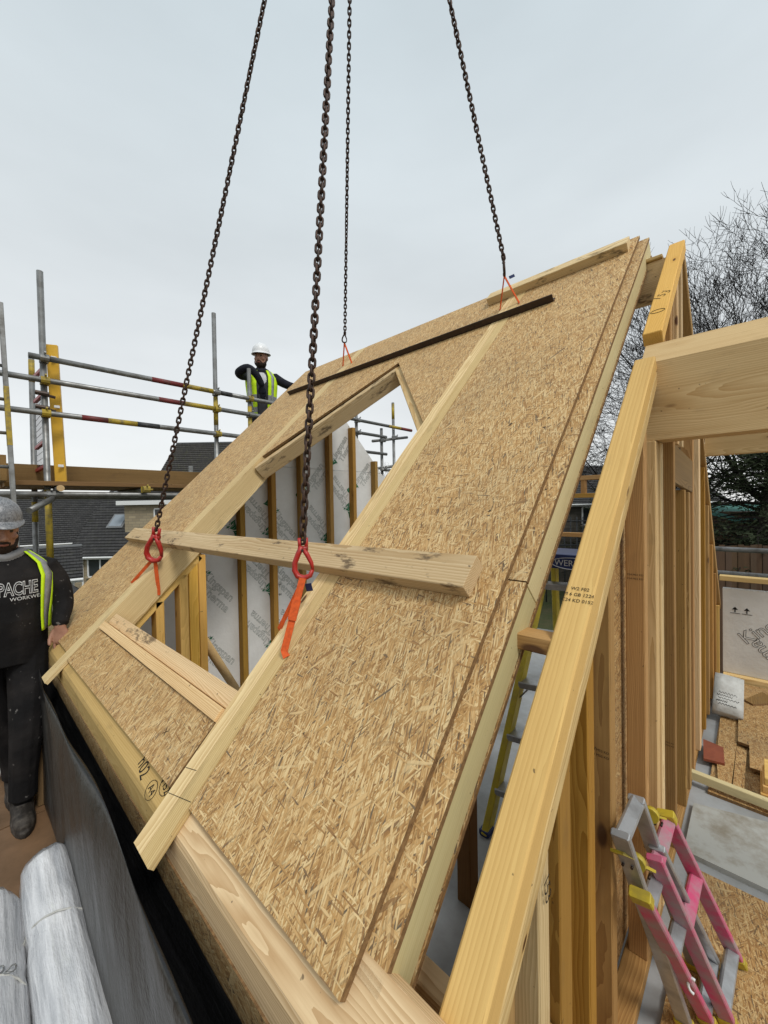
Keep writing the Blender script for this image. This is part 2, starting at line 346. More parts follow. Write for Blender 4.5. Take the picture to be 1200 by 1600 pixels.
def text(name, s, size, mw, mat, parent, off=0., sx=1.):
    cv = bpy.data.curves.new('t', 'FONT'); cv.body = s; cv.size = size; cv.align_x = 'CENTER'; cv.align_y = 'CENTER'; cv.offset = off; cv.resolution_u = 3
    to = bpy.data.objects.new('t', cv); COL.objects.link(to); me = bpy.data.meshes.new_from_object(to)
    bpy.data.objects.remove(to); bpy.data.curves.remove(cv)
    for v in me.vertices: v.co.x *= sx
    me.materials.clear(); me.materials.append(M[mat]); me.name = name
    return put(bpy.data.objects.new(name, me), parent, mw)
def copy_of(o, parent, mw):
    c = o.copy(); 
    for k in list(c.keys()): del c[k]
    return put(c, parent, mw)
R = random.Random(7)

# ---------------------------------------------------------------- the setting
GZ = -3.1
g = mesh('ground', [(-300, -300, GZ), (300, -300, GZ), (300, 300, GZ), (-300, 300, GZ)], [(0, 1, 2, 3)], 'grass'); tag(g, kind='structure')
fl = box('floor', (.47, -4, -.12), (4.62, 3.3, .10), 'concrete', None); tag(fl, kind='structure')
wk = thing('walkway', None, None, (-.3, 2, 0)); tag(wk, kind='structure')
for i in range(3):                                    # plywood decking of the lower scaffold lift, in sheets
    box('deck_sheet', (-1.2, -2+i*2.44, -.03), (.30, .43+i*2.44, 0.), 'deck_ply', wk, 1)
for y in (-1.8, .2, 2.2, 4.2): tube('deck_transom', [(-1.35, y, -.056), (.30, y, -.056)], .024, 'galvanised', wk)
for x in (-1.2, .2): 
    tube('deck_ledger', [(x, -2.2, -.104), (x, 5.4, -.104)], .024, 'galvanised', wk)
    for y in (-1.6, .6, 3.4): tube('deck_standard', [(x-.03 if x < 0 else x, y, GZ), (x-.03 if x < 0 else x, y, -.0805)], .024, 'galvanised', wk)

# ---------------------------------------------------------------- roof panel (in its own frame: s up the slope, y along the eaves, n out of it)
es, en = V((.70711, 0, .70711)), V((-.70711, 0, .70711)); O = V((.361, 0, .93))
def P(s, y, n=0): return O+es*s+V((0, y, 0))+en*n
PM = Matrix((es, (0, 1, 0), en)).transposed().to_4x4(); PM.translation = O
roof = thing('roof_panel', 'large oriented-strand-board roof panel with a house-shaped opening hanging on four chains', 'roof panel', P(0, 1.9, -.1))
def pbox(name, s0, s1, y0, y1, n0, n1, mat, parent=None, along='s', c=.002):
    parent = parent or roof; a = P((s0+s1)/2, (y0+y1)/2, (n0+n1)/2)
    if along == 's': return timber(name, a-es*(s1-s0)/2, a+es*(s1-s0)/2, y1-y0, n1-n0, mat, parent, en, c)
    d = V((0, (y1-y0)/2, 0)); return timber(name, a-d, a+d, s1-s0, n1-n0, mat, parent, en, c)
def psheet(name, poly, n0, n1, mat='osb', label=None):
    o = prism(name, poly, n0, n1, mat, roof, PM, 'osb_edge')
    if label: o['label'] = label
    return o
psheet('board_sheet', [(0, .444), (2.985, .444), (2.985, .9985), (0, .9985)], -.015, 0)
psheet('board_sheet', [(0, 2.5815), (2.985, 2.5815), (2.985, 3.38), (0, 3.38)], -.015, 0)
psheet('board_sheet', [(1.52, 2.479), (2.985, 2.479), (2.985, 1.108), (1.55, 1.108), (2.365, 1.745)], -.015, 0)
psheet('board_sheet', [(-.004, 1.118), (.166, 1.112), (.164, 2.465), (-.018, 2.479)], -.015, .001)
# rafters either side of the opening, tails lapping over the wall plate
for y0, y1, nm in ((1.0, 1.052, 0), (1.0535, 1.106, 0), (2.481, 2.58, 1)):
    a = [(-.125 if nm == 0 else -.14, -.0145), (.07, -.0145), (.07, -.132), (2.975, -.132), (2.975, .002), (-.125 if nm == 0 else -.14, .002)]
    n_ = len(a); vs_ = [(p[0]-1.4, y0-(y0+y1)/2, p[1]+.05) for p in a]+[(p[0]-1.4, y1-(y0+y1)/2, p[1]+.05) for p in a]
    fs = [tuple(range(n_)), tuple(range(n_, 2*n_))[::-1]]+[((i+1) % n_, i, i+n_, (i+1) % n_+n_) for i in range(n_)]
    mesh('rafter', vs_, [f[::-1] for f in fs], 'pale_wood', roof, PM @ Matrix.Translation((1.4, (y0+y1)/2, -.05)))
# trimmers of the pointed opening
def slant(name, a, b, w, n0, n1, mat, side):
    a, b = V((a[0], a[1], 0)), V((b[0], b[1], 0)); d = (b-a).normalized(); pr = V((-d.y, d.x, 0))*side*w/2
    A, B = P(a.x+pr.x, a.y+pr.y, (n0+n1)/2), P(b.x+pr.x, b.y+pr.y, (n0+n1)/2)
    return timber(name, A, B, w, n1-n0, mat, roof, en)
slant('opening_trimmer', (1.44, 2.50), (2.345, 1.765), .05, -.118, -.0165, 'dirty_wood', -1)
slant('opening_trimmer', (1.50, 1.124), (2.33, 1.772), .05, -.118, -.0165, 'pale_wood', -1)
slant('opening_packer', (2.16, 1.915), (2.325, 1.777), .04, -.122, -.021, 'stud_wood', 1)
slant('opening_packer', (1.47, 2.475), (1.66, 2.318), .018, -.118, -.019, 'stud_wood', 1)
pbox('sill_trimmer', .168, .206, 1.108, 2.445, -.118, .012, 'pale_wood', None, 'y')
pbox('sill_trimmer', .2075, .262, 1.108, 2.462, -.132, -.012, 'dirty_wood', None, 'y')
# cassette edge below the top sheet, and the inner skin
psheet('step_strip', [(.03, .399), (.768, .399), (.768, .48), (.03, .48)], -.0295, -.0165); psheet('step_strip', [(.772, .399), (2.95, .399), (2.95, .48), (.772, .48)], -.0295, -.0165)
pbox('edge_timber', .028, .768, .402, .447, -.106, -.0302, 'green_wood'); pbox('edge_timber', .771, 2.952, .402, .447, -.106, -.0302, 'green_wood')
psheet('inner_skin', [(.03, .399), (2.95, .399), (2.95, .998), (.03, .998)], -.118, -.1072, 'osb_wall'); psheet('inner_skin', [(.03, 2.582), (2.95, 2.582), (2.95, 3.37), (.03, 3.37)], -.118, -.1072, 'osb_wall')
psheet('inner_skin', [(1.56, 2.478), (2.95, 2.478), (2.95, 1.108), (1.58, 1.108), (2.43, 1.745)], -.129, -.1185, 'osb_wall')
pbox('ridge_timber', 2.935, 2.978, .45, .998, -.106, -.0165, 'pale_wood', None, 'y'); pbox('ridge_timber', 2.935, 2.978, 1.108, 2.479, -.106, -.0165, 'pale_wood', None, 'y'); pbox('ridge_timber', 2.935, 2.978, 2.582, 3.37, -.106, -.0165, 'pale_wood', None, 'y')
pbox('edge_timber', .03, 2.93, 3.325, 3.37, -.106, -.0165, 'green_wood')
pbox('foot_timber', .07, .115, .45, .998, -.106, -.0165, 'pale_wood', None, 'y'); pbox('foot_timber', .07, .115, 1.108, 2.479, -.106, -.0165, 'pale_wood', None, 'y'); pbox('foot_timber', .07, .115, 2.582, 3.32, -.106, -.0165, 'pale_wood', None, 'y')
tag(pbox('cross_plank', .692, .789, .512, 3.345, .0025, .047, 'dirty_wood', None, 'y'), 'dirt-streaked plank nailed across the panel')
tag(pbox('cleat', 2.80, 2.885, .47, 1.245, .001, .045, 'dirty_wood', None, 'y'), 'short brown timber cleat near the ridge')
# pencil cross, scuffs
for a in (.6, 2.2):
    d = V((math.cos(a), math.sin(a), 0))*.012; A, B = P(.07-d.x, 1.30-d.y, .0016), P(.07+d.x, 1.30+d.y, .0016); timber('pencil_cross', A, B, .0013, .0008, 'ink', roof, en, c=0.0001)
timber('pencil_line', P(.012, 1.002, .0026), P(-.012, 1.104, .0026), .0012, .0008, 'ink', roof, en, c=.0001)
timber('pencil_line', P(.062, 1.056, .0026), P(.05, 1.104, .0026), .0012, .0008, 'ink', roof, en, c=.0001)
# steel bar lying on the panel
bar = thing('steel_bar', 'dark rusty steel angle bar lying across the roof panel', 'bar', P(2.5, 1.95, 0))
mb = MB(); a, b = P(2.492, .757, .0045), P(2.498, 3.15, .0045)
mb.bar(a, b, .034, .007, en); mb.bar(a-es*.014+en*.017, b-es*.014+en*.017, .006, .034, en)
bm_ = mb.build('angle_section', 'bar_steel', bar)

# ---------------------------------------------------------------- lifting chains, hooks, slings
APEX = V((1.40, 1.38, 6.2))
def link_data():
    pts = []; r = .0095; h = .0085
    for k in range(5): a = -math.pi/2+math.pi*k/4; pts.append((math.cos(a)*r+0, 0, 0))
    loop = []
    for k in range(7): a = math.pi*k/6; loop.append(V((h+math.sin(a)*r, math.cos(a)*r, 0)))
    for k in range(7): a = math.pi*k/6; loop.append(V((-h-math.sin(a)*r, -math.cos(a)*r, 0)))
    vs_, fs = [], []; n = len(loop); s = 7; b = .0046
    for i, p in enumerate(loop):
        d = (loop[(i+1) % n]-loop[i-1]).normalized(); w = V((0, 0, 1)); u = d.cross(w)
        for k in range(s): a = 2*math.pi*k/s; vs_.append(p+u*math.cos(a)*b+w*math.sin(a)*b)
    for i in range(n):
        for k in range(s): fs.append((i*s+k, i*s+(k+1) % s, ((i+1) % n)*s+(k+1) % s, ((i+1) % n)*s+k))
    return vs_, fs
LINK = bpy.data.meshes.new('link'); LINK.from_pydata(*[link_data()[0], [], link_data()[1]]); LINK.materials.append(M['chain_steel']); LINK.polygons.foreach_set('use_smooth', [True]*len(LINK.polygons))
def chain(p0, label, twist):
    p0 = V(p0); d = (APEX-p0); L = d.length; d.normalize(); n = int(L/.0265)
    t = thing('lifting_chain', label, 'chain', p0, 'lifting chains above the roof panel')
    for i in range(n):
        s = (i+.4)*.0265; sag = -.012*math.sin(math.pi*s/L)
        x = p0+d*s+V((0, 0, sag)); o = bpy.data.objects.new('link', LINK)
        fr = frame(x, d, r0) @ Matrix.Rotation((i % 2)*math.pi/2+twist[0]+twist[1]*s+.18*R.uniform(-1, 1), 4, 'X')
        put(o, t, fr)
    return t
def hook(bowl, top, mat, label, yaw, scale=1.):
    """self-locking clevis hook: body, latch, clevis pin"""
    bowl, top = V(bowl), V(top); z = (top-bowl).normalized(); x = (V((math.cos(yaw), math.sin(yaw), 0))); x = (x-z*x.dot(z)).normalized(); y = z.cross(x)
    t = thing('safety_hook', label, 'hook', bowl); H = (top-bowl).length
    fr = Matrix((x, y, z)).transposed().to_4x4(); fr.translation = bowl
    k = H/.165
    def pp(L_): return [fr @ V((a*k, 0, b*k)) for a, b in L_]
    mb = MB(); mb.tube(pp([(-.004, .128), (-.020, .10), (-.036, .062), (-.038, .030), (-.026, .006), (0, -.004), (.026, .006), (.037, .030)]), [.018*k, .0165*k, .016*k, .0165*k, .0175*k, .018*k, .0155*k, .011*k], 10, flat=.7)
    mb.tube(pp([(-.013, .120), (-.015, .165)]), [.0085*k, .0075*k], 8); mb.tube(pp([(.013, .120), (.015, .165)]), [.0085*k, .0075*k], 8)
    mb.tube(pp([(-.02, .12), (.02, .12)]), .011*k, 8)
    mb.build('hook_body', mat, t, True)
    mb = MB(); mb.tube(pp([(.002, .118), (.017, .092), (.033, .058), (.0385, .028)]), [.016*k, .0145*k, .0125*k, .009*k], 8, flat=.7); mb.build('latch', mat, t, True)
    tube('pin', [fr @ V((0, -.016*k, .112*k)), fr @ V((0, .016*k, .112*k))], .006*k, 'bar_steel', t, 8); tube('pin', pp([(-.02, .155), (.02, .155)]), .005*k, 'bar_steel', t, 8)
    return t, fr, k
def ribbon(name, pts, w, side, mat, parent, th=.003):
    side = V(side); vs_ = []; fs = []; pts = [V(p) for p in pts]; o = pts[0]
    for i, p in enumerate(pts):
        d = (pts[min(i+1, len(pts)-1)]-pts[max(i-1, 0)]).normalized(); s = (side-d*side.dot(d)).normalized(); n = d.cross(s)
        for a, b in ((-1, -1), (1, -1), (1, 1), (-1, 1)): vs_.append(p+s*a*w/2+n*b*th/2-o)
    for i in range(len(pts)-1):
        for k in range(4): fs.append((i*4+k, i*4+(k+1) % 4, i*4+4+(k+1) % 4, i*4+4+k))
    fs += [(3, 2, 1, 0), tuple(range(len(vs_)-4, len(vs_)))]
    return mesh(name, vs_, fs, mat, parent, Matrix.Translation(o))
HK = [((.741, 2.471, 1.368), (.745, 2.417, 1.549), 'hook_red', rad(-50)), ((.722, 1.018, 1.434), (.726, 1.026, 1.555), 'hook_red', rad(-47)), ((2.215, 2.488, 3.006), (2.190, 2.45, 3.075), 'chain_steel', rad(-47)), ((2.168, 1.052, 2.957), (2.145, 1.045, 3.048), 'chain_steel', rad(30))]
HL = ['red self-locking hook above the dormer opening edge, worker side', 'bright red self-locking hook in front of the cross plank', 'small dark rusty hook by the ridge beside the white-helmeted worker', 'dark rusty hook beside the timber cleat at the ridge']
CL = ['rusty chain ending in the red hook over the left end of the cross plank', 'thick rusty chain ending in the red hook at the middle of the cross plank', 'thin dark chain ending in a small hook by the white-helmeted worker', 'dark chain slanting down to the cleat at the panel ridge']
SL = ['orange webbing sling looped round the rafter by the black-clad worker', 'orange webbing sling with a sewn label below the bright red hook', 'thin orange sling at the ridge under the thin dark chain', 'thin orange sling with a blue tag by the ridge cleat']
AT = [(.43, 2.48, 2.58), (.40, 1.0, 1.106), (2.72, 2.481, 2.58), (2.65, 1.0, 1.106)]
for i in range(4):
    b, t_, mt, yw = HK[i]; hook(b, t_, mt, HL[i], yw)
    chain(V(t_)-(APEX-V(t_)).normalized()*.012, CL[i], [(.3, .35), (1.1, .55), (.2, .9), (.7, .8)][i])
    s_, y0, y1 = AT[i]; t = thing('lifting_sling', SL[i], 'sling', P(s_, y0, 0), 'orange lifting slings')
    bw = V(b)+V((0, 0, -.004)); w = .021 if i < 2 else .016; sd_ = es if i != 1 else r0
    if i == 0:
        ribbon('strap', [bw+V((-.008, .008, 0)), P(.44, 2.590, .004), P(.43, 2.60, .002)], w*.8, r0, 'sling_orange', t); ribbon('strap', [bw+V((.006, -.006, 0)), V((.764, 2.4775, 1.20)), V((.764, 2.4775, 1.165))], w, r0, 'sling_orange', t)
    elif i == 1:
        ribbon('strap', [bw+V((-.012, -.010, .004)), P(.41, 1.012, .012), P(.40, .999, .0025)], w, r0, 'sling_orange', t); ribbon('strap', [bw+V((.012, .012, .004)), P(.47, 1.108, .006), P(.45, 1.109, -.06)], w*.7, r0, 'sling_orange', t)
        q0 = bw+V((-.012, -.010, .004)); q1 = P(.41, 1.012, .012); a = q0.lerp(q1, .30)-f0*.004; ribbon('sewn_label', [a, q0.lerp(q1, .58)-f0*.004], .025, r0, 'sling_orange', t, .006)
        ribbon('blue_tag', [bw+V((.02, .008, -.02)), bw+V((.03, .012, -.045))], .02, r0, 'cap_blue', t)
    else:
        ribbon('strap', [bw, P(s_, y1+.006, .004), P(s_-.01, y1+.006, .002)], w, es, 'sling_orange', t); ribbon('strap', [bw, P(s_, y0-.004, .004), P(s_-.01, y0-.004, .002)], w, es, 'sling_orange', t)
        if i == 3: ribbon('blue_tag', [bw+V((.02, -.02, -.01)), bw+V((.035, -.045, .0))], .016, (0, 0, 1), 'cap_blue', t)
ml = thing('master_ring', 'oval steel ring gathering the four lifting chains', 'ring', APEX)
vs_, fs = link_data(); mesh('ring', [V(v)*7 for v in vs_], fs, 'chain_steel', ml, frame(APEX+V((0, 0, .07)), (0, 0, 1), r0), True)

# ---------------------------------------------------------------- eaves wall under the panel, with the black membrane hanging outside
ew = thing('eaves_wall', 'strand-board eaves wall with a bevelled pale timber plate under the hanging panel', 'wall', (.38, 1.7, 0))
def yprism(name, prof, y0, y1, mat, parent, edge=None):
    mw = Matrix(((1, 0, 0, 0), (0, 0, -1, 0), (0, 1, 0, 0), (0, 0, 0, 1)))  # local x->X, y->Z, z->-Y
    n = len(prof); cx = sum(p[0] for p in prof)/n; cz = sum(p[1] for p in prof)/n; L = y1-y0
    # length on local x for the grain
    a = sum(prof[i][0]*prof[(i+1) % n][1]-prof[(i+1) % n][0]*prof[i][1] for i in range(n))
    if a < 0: prof = prof[::-1]
    vs_ = [(-L/2, -(p[0]-cx), p[1]-cz) for p in prof]+[(L/2, -(p[0]-cx), p[1]-cz) for p in prof]
    fs = [tuple(range(n)), tuple(range(n, 2*n))[::-1]]+[((i+1) % n, i, i+n, (i+1) % n+n) for i in range(n)]
    fr = Matrix(((0, -1, 0), (1, 0, 0), (0, 0, 1))).to_4x4(); fr.translation = (cx, (y0+y1)/2, cz)
    return mesh(name, vs_, fs, mat, parent, fr)
pn = -.0165*1.41421
def zt(x, n=pn): return x+.569+n
yprism('wall_plate', [(.330, zt(.325)-.006), (.334, zt(.334)), (.415, zt(.415)), (.445, zt(.415)-.03), (.445, .80), (.330, .80)], .30, 1.085, 'pale_wood', ew)
yprism('wall_plate', [(.328, zt(.322)-.006), (.333, zt(.333)), (.415, zt(.415)), (.445, zt(.415)-.03), (.445, .80), (.328, .80)], 1.09, 3.36, 'plate_wood', ew)
OB = Matrix(((0, 0, 1, 0), (1, 0, 0, 0), (0, 1, 0, 0), (0, 0, 0, 1)))
for ya, yb in ((.30, 1.6), (1.603, 3.36)): prism('outer_board', [(ya, .02), (yb, .02), (yb, .7995), (ya, .7995)], .326, .338, 'osb_wall', ew, OB, 'osb_edge')
for k in range(6): box('stud', (.3385, .32+k*.59, .145), (.445, .36+k*.59, .7995), 'stud_wood', ew, 2)
box('sole_plate', (.3385, .30, .10), (.445, 3.36, .1445), 'stud_wood', ew, 1)
box('inner_rail', (.52, .33, .735), (.565, 3.09, .83), 'pale_wood', ew, 1)
for y in (.45, 1.6, 2.9): box('rail_block', (.4455, y, .74), (.5195, y+.045, .81), 'stud_wood', ew, 0)
for s_, y, ln in ((' h02', 1.31, .05), ('A4', 1.205, .03), ('M52', 1.16, .03)):
    fr = PM @ Matrix.Translation((-.03 if ln > .04 else (-.045 if s_ == 'A4' else -.014), y, -.0155)) @ Matrix.Rotation(rad(-105), 4, 'Z')
    text('pencil_note', s_.strip(), ln, fr, 'ink', ew)
    if ln < .04:
        mb = MB(); pts = [fr @ V((math.cos(a*.449)*.028, math.sin(a*.449)*.021, 0)) for a in range(15)]; mb.tube(pts, .0008, 4); mb.build('pencil_ring', 'ink', ew)
# membrane
mm = thing('membrane', 'loose black plastic membrane folded over along the eaves wall', 'membrane', (.25, 1.5, .3))
ys = [-.2+i*.08 for i in range(41)]; prof = [(.3225, .735), (.318, .68), (.306, .60), (.285, .55), (.27, .575), (.258, .68), (.244, .79), (.232, .838), (.222, .842), (.214, .815), (.215, .74), (.225, .60), (.238, .45), (.25, .28), (.258, .14), (.262, .015)]
vs_, idx, fs = [], [], []
for j, y in enumerate(ys):
    f = max(0, min(1, (y-.2)/2.6))
    for i, (x, z) in enumerate(prof):
        k = i/(len(prof)-1); wob = .010*math.sin(y*3.1+i*.5)+.006*math.sin(y*7.7+i*1.3)
        if i < 2: wob = 0
        xx = x+(.318-x)*f*.55*(1 if i > 3 else 0)+wob*(.4 if i > 11 else 1); xx = min(xx, .3225)
        vs_.append((xx, y, z+(.6*wob if i > 2 and i < 14 else 0)-(.05*f if 3 < i < 11 else 0)))
n = len(prof)
for j in range(len(ys)-1):
    for i in range(n-1): fs.append((j*n+i, j*n+i+1, (j+1)*n+i+1, (j+1)*n+i)); idx.append(0 if i < 8 else 1)  # outside the crest: the copy with sky light in its colour
o = mesh('sheet', vs_, fs, ['membrane_black', 'membrane_skylit'], mm, smooth=True, idx=idx); md = o.modifiers.new('s', 'SUBSURF'); md.levels = md.render_levels = 1

# wrapped rolls on the walkway
def roll(name, label, y0, y1, x0, x1, r, seed):
    t = thing(name, label, 'roll', ((x0+x1)/2, (y0+y1)/2, 0), 'plastic-wrapped rolls on the walkway')
    rr = random.Random(seed); nA, nL = 40, 46; vs_, fs = [], []
    ph = [rr.uniform(0, 6.28) for _ in range(6)]
    d = V((x1-x0, y1-y0, 0)); L = d.length; d.normalize(); sx = V((0, 0, 1)).cross(d)
    rows = [(0, .02), (0, .5), (.0, .85)]+[(k/(nL-1), 1.) for k in range(nL)]
    for i, (u, k) in enumerate(rows):
        uu = u+(.012*(1-k) if False else 0); bulge = 1-.16*math.exp(-u*L/.03)
        for j in range(nA):
            a = 2*math.pi*j/nA
            rd = r*(1+.030*math.sin(5*a+ph[0]+u*2)+.022*math.sin(9*a+ph[1]-u*3)+.014*math.sin(14*a+ph[2]+u*5)+.012*math.sin(u*40+ph[3]+a*2))*bulge
            rd *= 1-.05*math.exp(-((u*L-.42)/.018)**2)
            rd *= k; off = -.012*(1-k)*math.sin(k*3)
            p = V((x0, y0, r*.98))+d*(L*u+off)+sx*math.cos(a)*rd+V((0, 0, 1))*math.sin(a)*rd
            p.z = max(p.z, .003); vs_.append(p)
    for i in range(len(rows)-1):
        for j in range(nA): fs.append((i*nA+j, i*nA+(j+1) % nA, (i+1)*nA+(j+1) % nA, (i+1)*nA+j))
    ce = V(((x0+x1)/2, (y0+y1)/2, r)); fr = frame(ce, d, (0, 0, 1)); inv = fr.inverted()
    mesh('wrapped_roll', [inv @ v for v in vs_], fs, 'plastic_wrap', t, fr, True)
    mb = MB(); c = V((x0, y0, r))+d*.42
    mb.tube([c+sx*math.cos(a*.3307)*r*.985+V((0, 0, 1))*math.sin(a*.3307)*r*.985+d*.05*math.cos(a*.3307) for a in range(20)], .0035, 5)
    mb.build('tie_strap', 'bag_white', t, True)
    return t
roll('wrapped_roll', 'silver plastic-wrapped roll lying against the black membrane', 2.27, .35, .232, .175, .102, 3)
t = roll('wrapped_roll', 'silver plastic-wrapped roll with a wire buckle on its strap', 2.19, .3, .035, -.03, .098, 8)
mb = MB()
for k in (0, 1): 
    c = V((.05+.028*k, 1.76-.012*k, .196-.010*k)); mb.tube([c+V((math.cos(a)*.014, math.sin(a)*.010, .004*math.sin(2*a))) for a in [i*.524 for i in range(13)]], .0022, 6)
mb.build('wire_buckle', 'galvanised', t, True)

# ---------------------------------------------------------------- near gable wall: rafters over a row of studs
def gy(x): return .272-.0095*x               # the side of the wall nearest the ladder
GD = .063
gw = thing('gable_wall', 'yellow timber gable frame with a long sloping rafter over a row of studs', 'wall', (1.6, .28, .1))
def grafter(xa, xb, k, h, sgn, mat, name='rafter', w=GD, dy=0):
    pts = []
    for x in (xa, xb):
        z = x+k if sgn > 0 else k-x; n = V((-.7071*sgn, 0, .7071)); pts.append(V((x, gy(x)+GD/2+dy, z))-n*h/2)
    return timber(name, pts[0], pts[1], w, h, mat, gw, (-sgn, 0, 1), .004)
grafter(.36, 1.672, .484, .052, 1, 'yellow_wood')
grafter(.40, 1.70, .484-.075, .040, 1, 'pale_wood', 'under_rafter', .062, 0)
grafter(1.80, 2.425, .484, .055, 1, 'yellow_wood'); grafter(2.44, 4.55, 5.28, .05, -1, 'stud_wood')
def zr(x): return min(x+.484-.131, 5.28-.075-x) if x < 1.69 else min(x+.484-.08, 5.28-.075-x)
def stud(x, w=.045, z1=None, mat='stud_wood', z0=.1455, dy=.004, name='stud', d=GD-.008):
    z1 = z1 or zr(x+w); y = gy(x)+dy
    return box(name, (x, y, z0), (x+w, y+d, z1), mat, gw, 2)
for x, w, mt in ((.52, .045, 'stud_wood'), (.654, .045, 'pale_wood'), (.75, .062, 'stud_wood'), (.92, .045, 'stud_wood'), (1.095, .045, 'stud_wood'), (1.50, .045, 'stud_wood'), (2.08, .045, 'stud_wood'), (2.72, .045, 'stud_wood'), (3.0, .07, 'pale_wood'), (3.3, .045, 'stud_wood'), (3.55, .045, 'stud_wood'), (3.85, .045, 'stud_wood'), (4.1, .045, 'stud_wood'), (4.42, .045, 'yellow_wood')): stud(x, w, None, mt)
stud(2.40, .045, 1.70, 'stud_wood'); stud(2.56, .045, 1.69, 'stud_wood')
stud(1.69, .055, 1.863, 'pale_wood', name='beam_post'); stud(1.7465, .05, 1.863, 'pale_wood', dy=-.002, name='beam_post')
for x in (1.86, 2.02, 2.2, 2.33): stud(x, .038, None, 'pale_wood' if x > 2.1 else 'stud_wood', 1.9, name='cripple_stud', dy=.003)
box('sole_plate', (.46, gy(1)-.001, .1005), (4.5, gy(1)+GD+.004, .145), 'stud_wood', gw, 0)
prism('inner_board', [(1.13, .15), (1.76, .15), (1.76, 1.855), (1.5, 1.82), (1.13, 1.46)], 0, .011, 'osb_floor', gw, Matrix(((1, 0, 0, 0), (0, 0, -1, .344), (0, 1, 0, 0), (0, 0, 0, 1)))); prism('inner_board', [(.50, .15), (1.125, .15), (1.125, .80), (.50, .80)], 0, .011, 'osb_wall', gw, Matrix(((1, 0, 0, 0), (0, 0, -1, .344), (0, 1, 0, 0), (0, 0, 0, 1))))
timber('noggin', (2.126, gy(2.1)+.016, 1.81), (2.719, gy(2.7)+.016, 1.775), .022, .17, 'board_wood', gw)
box('stub_block', (.87, .325, 1.315), (.93, .44, 1.352), 'stud_wood', gw, 1)
box('noggin', (.70, gy(.7)+.01, .62), (.745, gy(.7)+.055, .665), 'stud_wood', gw, 0)
# stamps and numbers on the timber
RA = Matrix((es, (0, 1, 0), en)).transposed().to_4x4()
def onrafter(x, dy): m_ = RA.copy(); m_.translation = V((x, gy(x)+GD/2+dy, x+.484))+en*.0012; return m_
for k, (s_, d) in enumerate((('C24 KD 0152', .016), ('M 6 GB 1224', 0), ('W2 F02', -.016))): text('grade_stamp', s_, .012, onrafter(.955+.0+k*.0, 0) @ Matrix.Rotation(rad(-90), 4, 'Z') @ Matrix.Translation((0, -d, 0)), 'ink', gw)
text('marker_number', '153', .05, onrafter(2.02, 0) @ Matrix.Rotation(rad(-35), 4, 'Z'), 'ink', gw, -.001)
mb = MB(); f_ = onrafter(1.92, 0); mb.tube([f_ @ V((math.cos(a*.449)*.014, math.sin(a*.449)*.024, 0)) for a in range(15)], .001, 4); mb.build('marker_ring', 'ink', gw)
fr = Matrix(((0, 1, 0, .676), (0, 0, -1, gy(.67)-.0012), (-1, 0, 0, 1.02), (0, 0, 0, 1))); fr = Matrix(((1, 0, 0, .677), (0, 0, -1, gy(.67)-.0012), (0, 1, 0, .985), (0, 0, 0, 1))) @ Matrix.Rotation(rad(-78), 4, 'Z')
text('marker_number', '153', .035, fr, 'ink', gw)
for x, zs in ((1.50, (1.41, .38)), (1.095, (1.02,)), (2.08, (.6,))):
    for z in zs:
        for k in range(2): text('grade_stamp', 'C24 M52 KD', .0085, Matrix(((0, 0, -1, x-.0012), (-1, 0, 0, gy(x)+GD/2), (0, 1, 0, z-k*.013), (0, 0, 0, 1))), 'ink', gw)

# beams
b1 = thing('purlin_beam', 'deep pale laminated purlin beam butting against the gable rafter', 'beam', (1.75, -1, 1.87))
yprism('beam', [(1.70, 1.865), (1.795, 1.865), (1.795, 2.236), (1.70, 2.143)], -3.2, .305, 'beam_wood', b1)
b2 = thing('purlin_beam', 'pale purlin beam in front of the dark evergreen beyond the gable', 'beam', (3.1, -1, 1.9))
yprism('beam', [(3.07, 1.915), (3.16, 1.915), (3.16, 2.10), (3.07, 2.19)], -3.2, .226, 'beam_wood', b2)
rb = thing('ridge_beam', 'grey-brown ridge beam between the hanging panel and the gable apex', 'beam', (2.43, 1.7, 2.65))
box('beam', (2.40, .318, 2.655), (2.455, 3.08, 2.845), 'dirty_wood', rb, 1)
sl_ = box('ridge_cap', (2.385, .335, 2.8455), (2.465, .46, 2.862), 'pale_wood', rb, 1)
# post and stub inside
pt = box('timber_post', (1.30, .80, .1005), (1.36, .86, 1.58), 'brown_wood', None, 2); tag(pt, 'dark brown timber prop standing on the slab under the panel', 'post')

# ---------------------------------------------------------------- far gable: foil-faced insulation behind laths
fg = thing('end_wall', 'far gable wall of silver foil insulation boards behind brown timber laths', 'wall', (2.4, 3.18, .1))
def zl(x): return x+.569-.135*1.4142-.01
def zf(x): return min(zl(x), 5.37-x)
XM = Matrix(((1, 0, 0, 0), (0, 0, -1, 3.20), (0, 1, 0, 0), (0, 0, 0, 1)))      # local x,y -> world x,z ; local z -> -y
def board(x0, x1, z0, z1, j):
    pts = [(x0, z0), (x1, z0)]; xs = [x1]+[x for x in (2.5,) if x0 < x < x1]+[x0]
    if min(z1, zf(x1)) < z1 or min(z1, zf(x0)) < z1:
        n_ = 24; up_ = [(x0+(x1-x0)*k/n_, max(z0+.002, min(z1, zf(x0+(x1-x0)*k/n_)))) for k in range(n_, -1, -1)]
    else: up_ = [(x1, z1), (x0, z1)]
    return prism('insulation_board', pts+up_, 0, .035-.002*j, 'foil_board', fg, XM)
for x0, x1 in ((.46, 1.655), (1.66, 2.855), (2.86, 4.05), (4.055, 4.6)):
    board(x0, x1, .105, min(2.02, 9), 0)
for x0, x1 in ((1.70, 2.855), (2.86, 3.34)): board(x0, x1, 2.025, 9, 1)
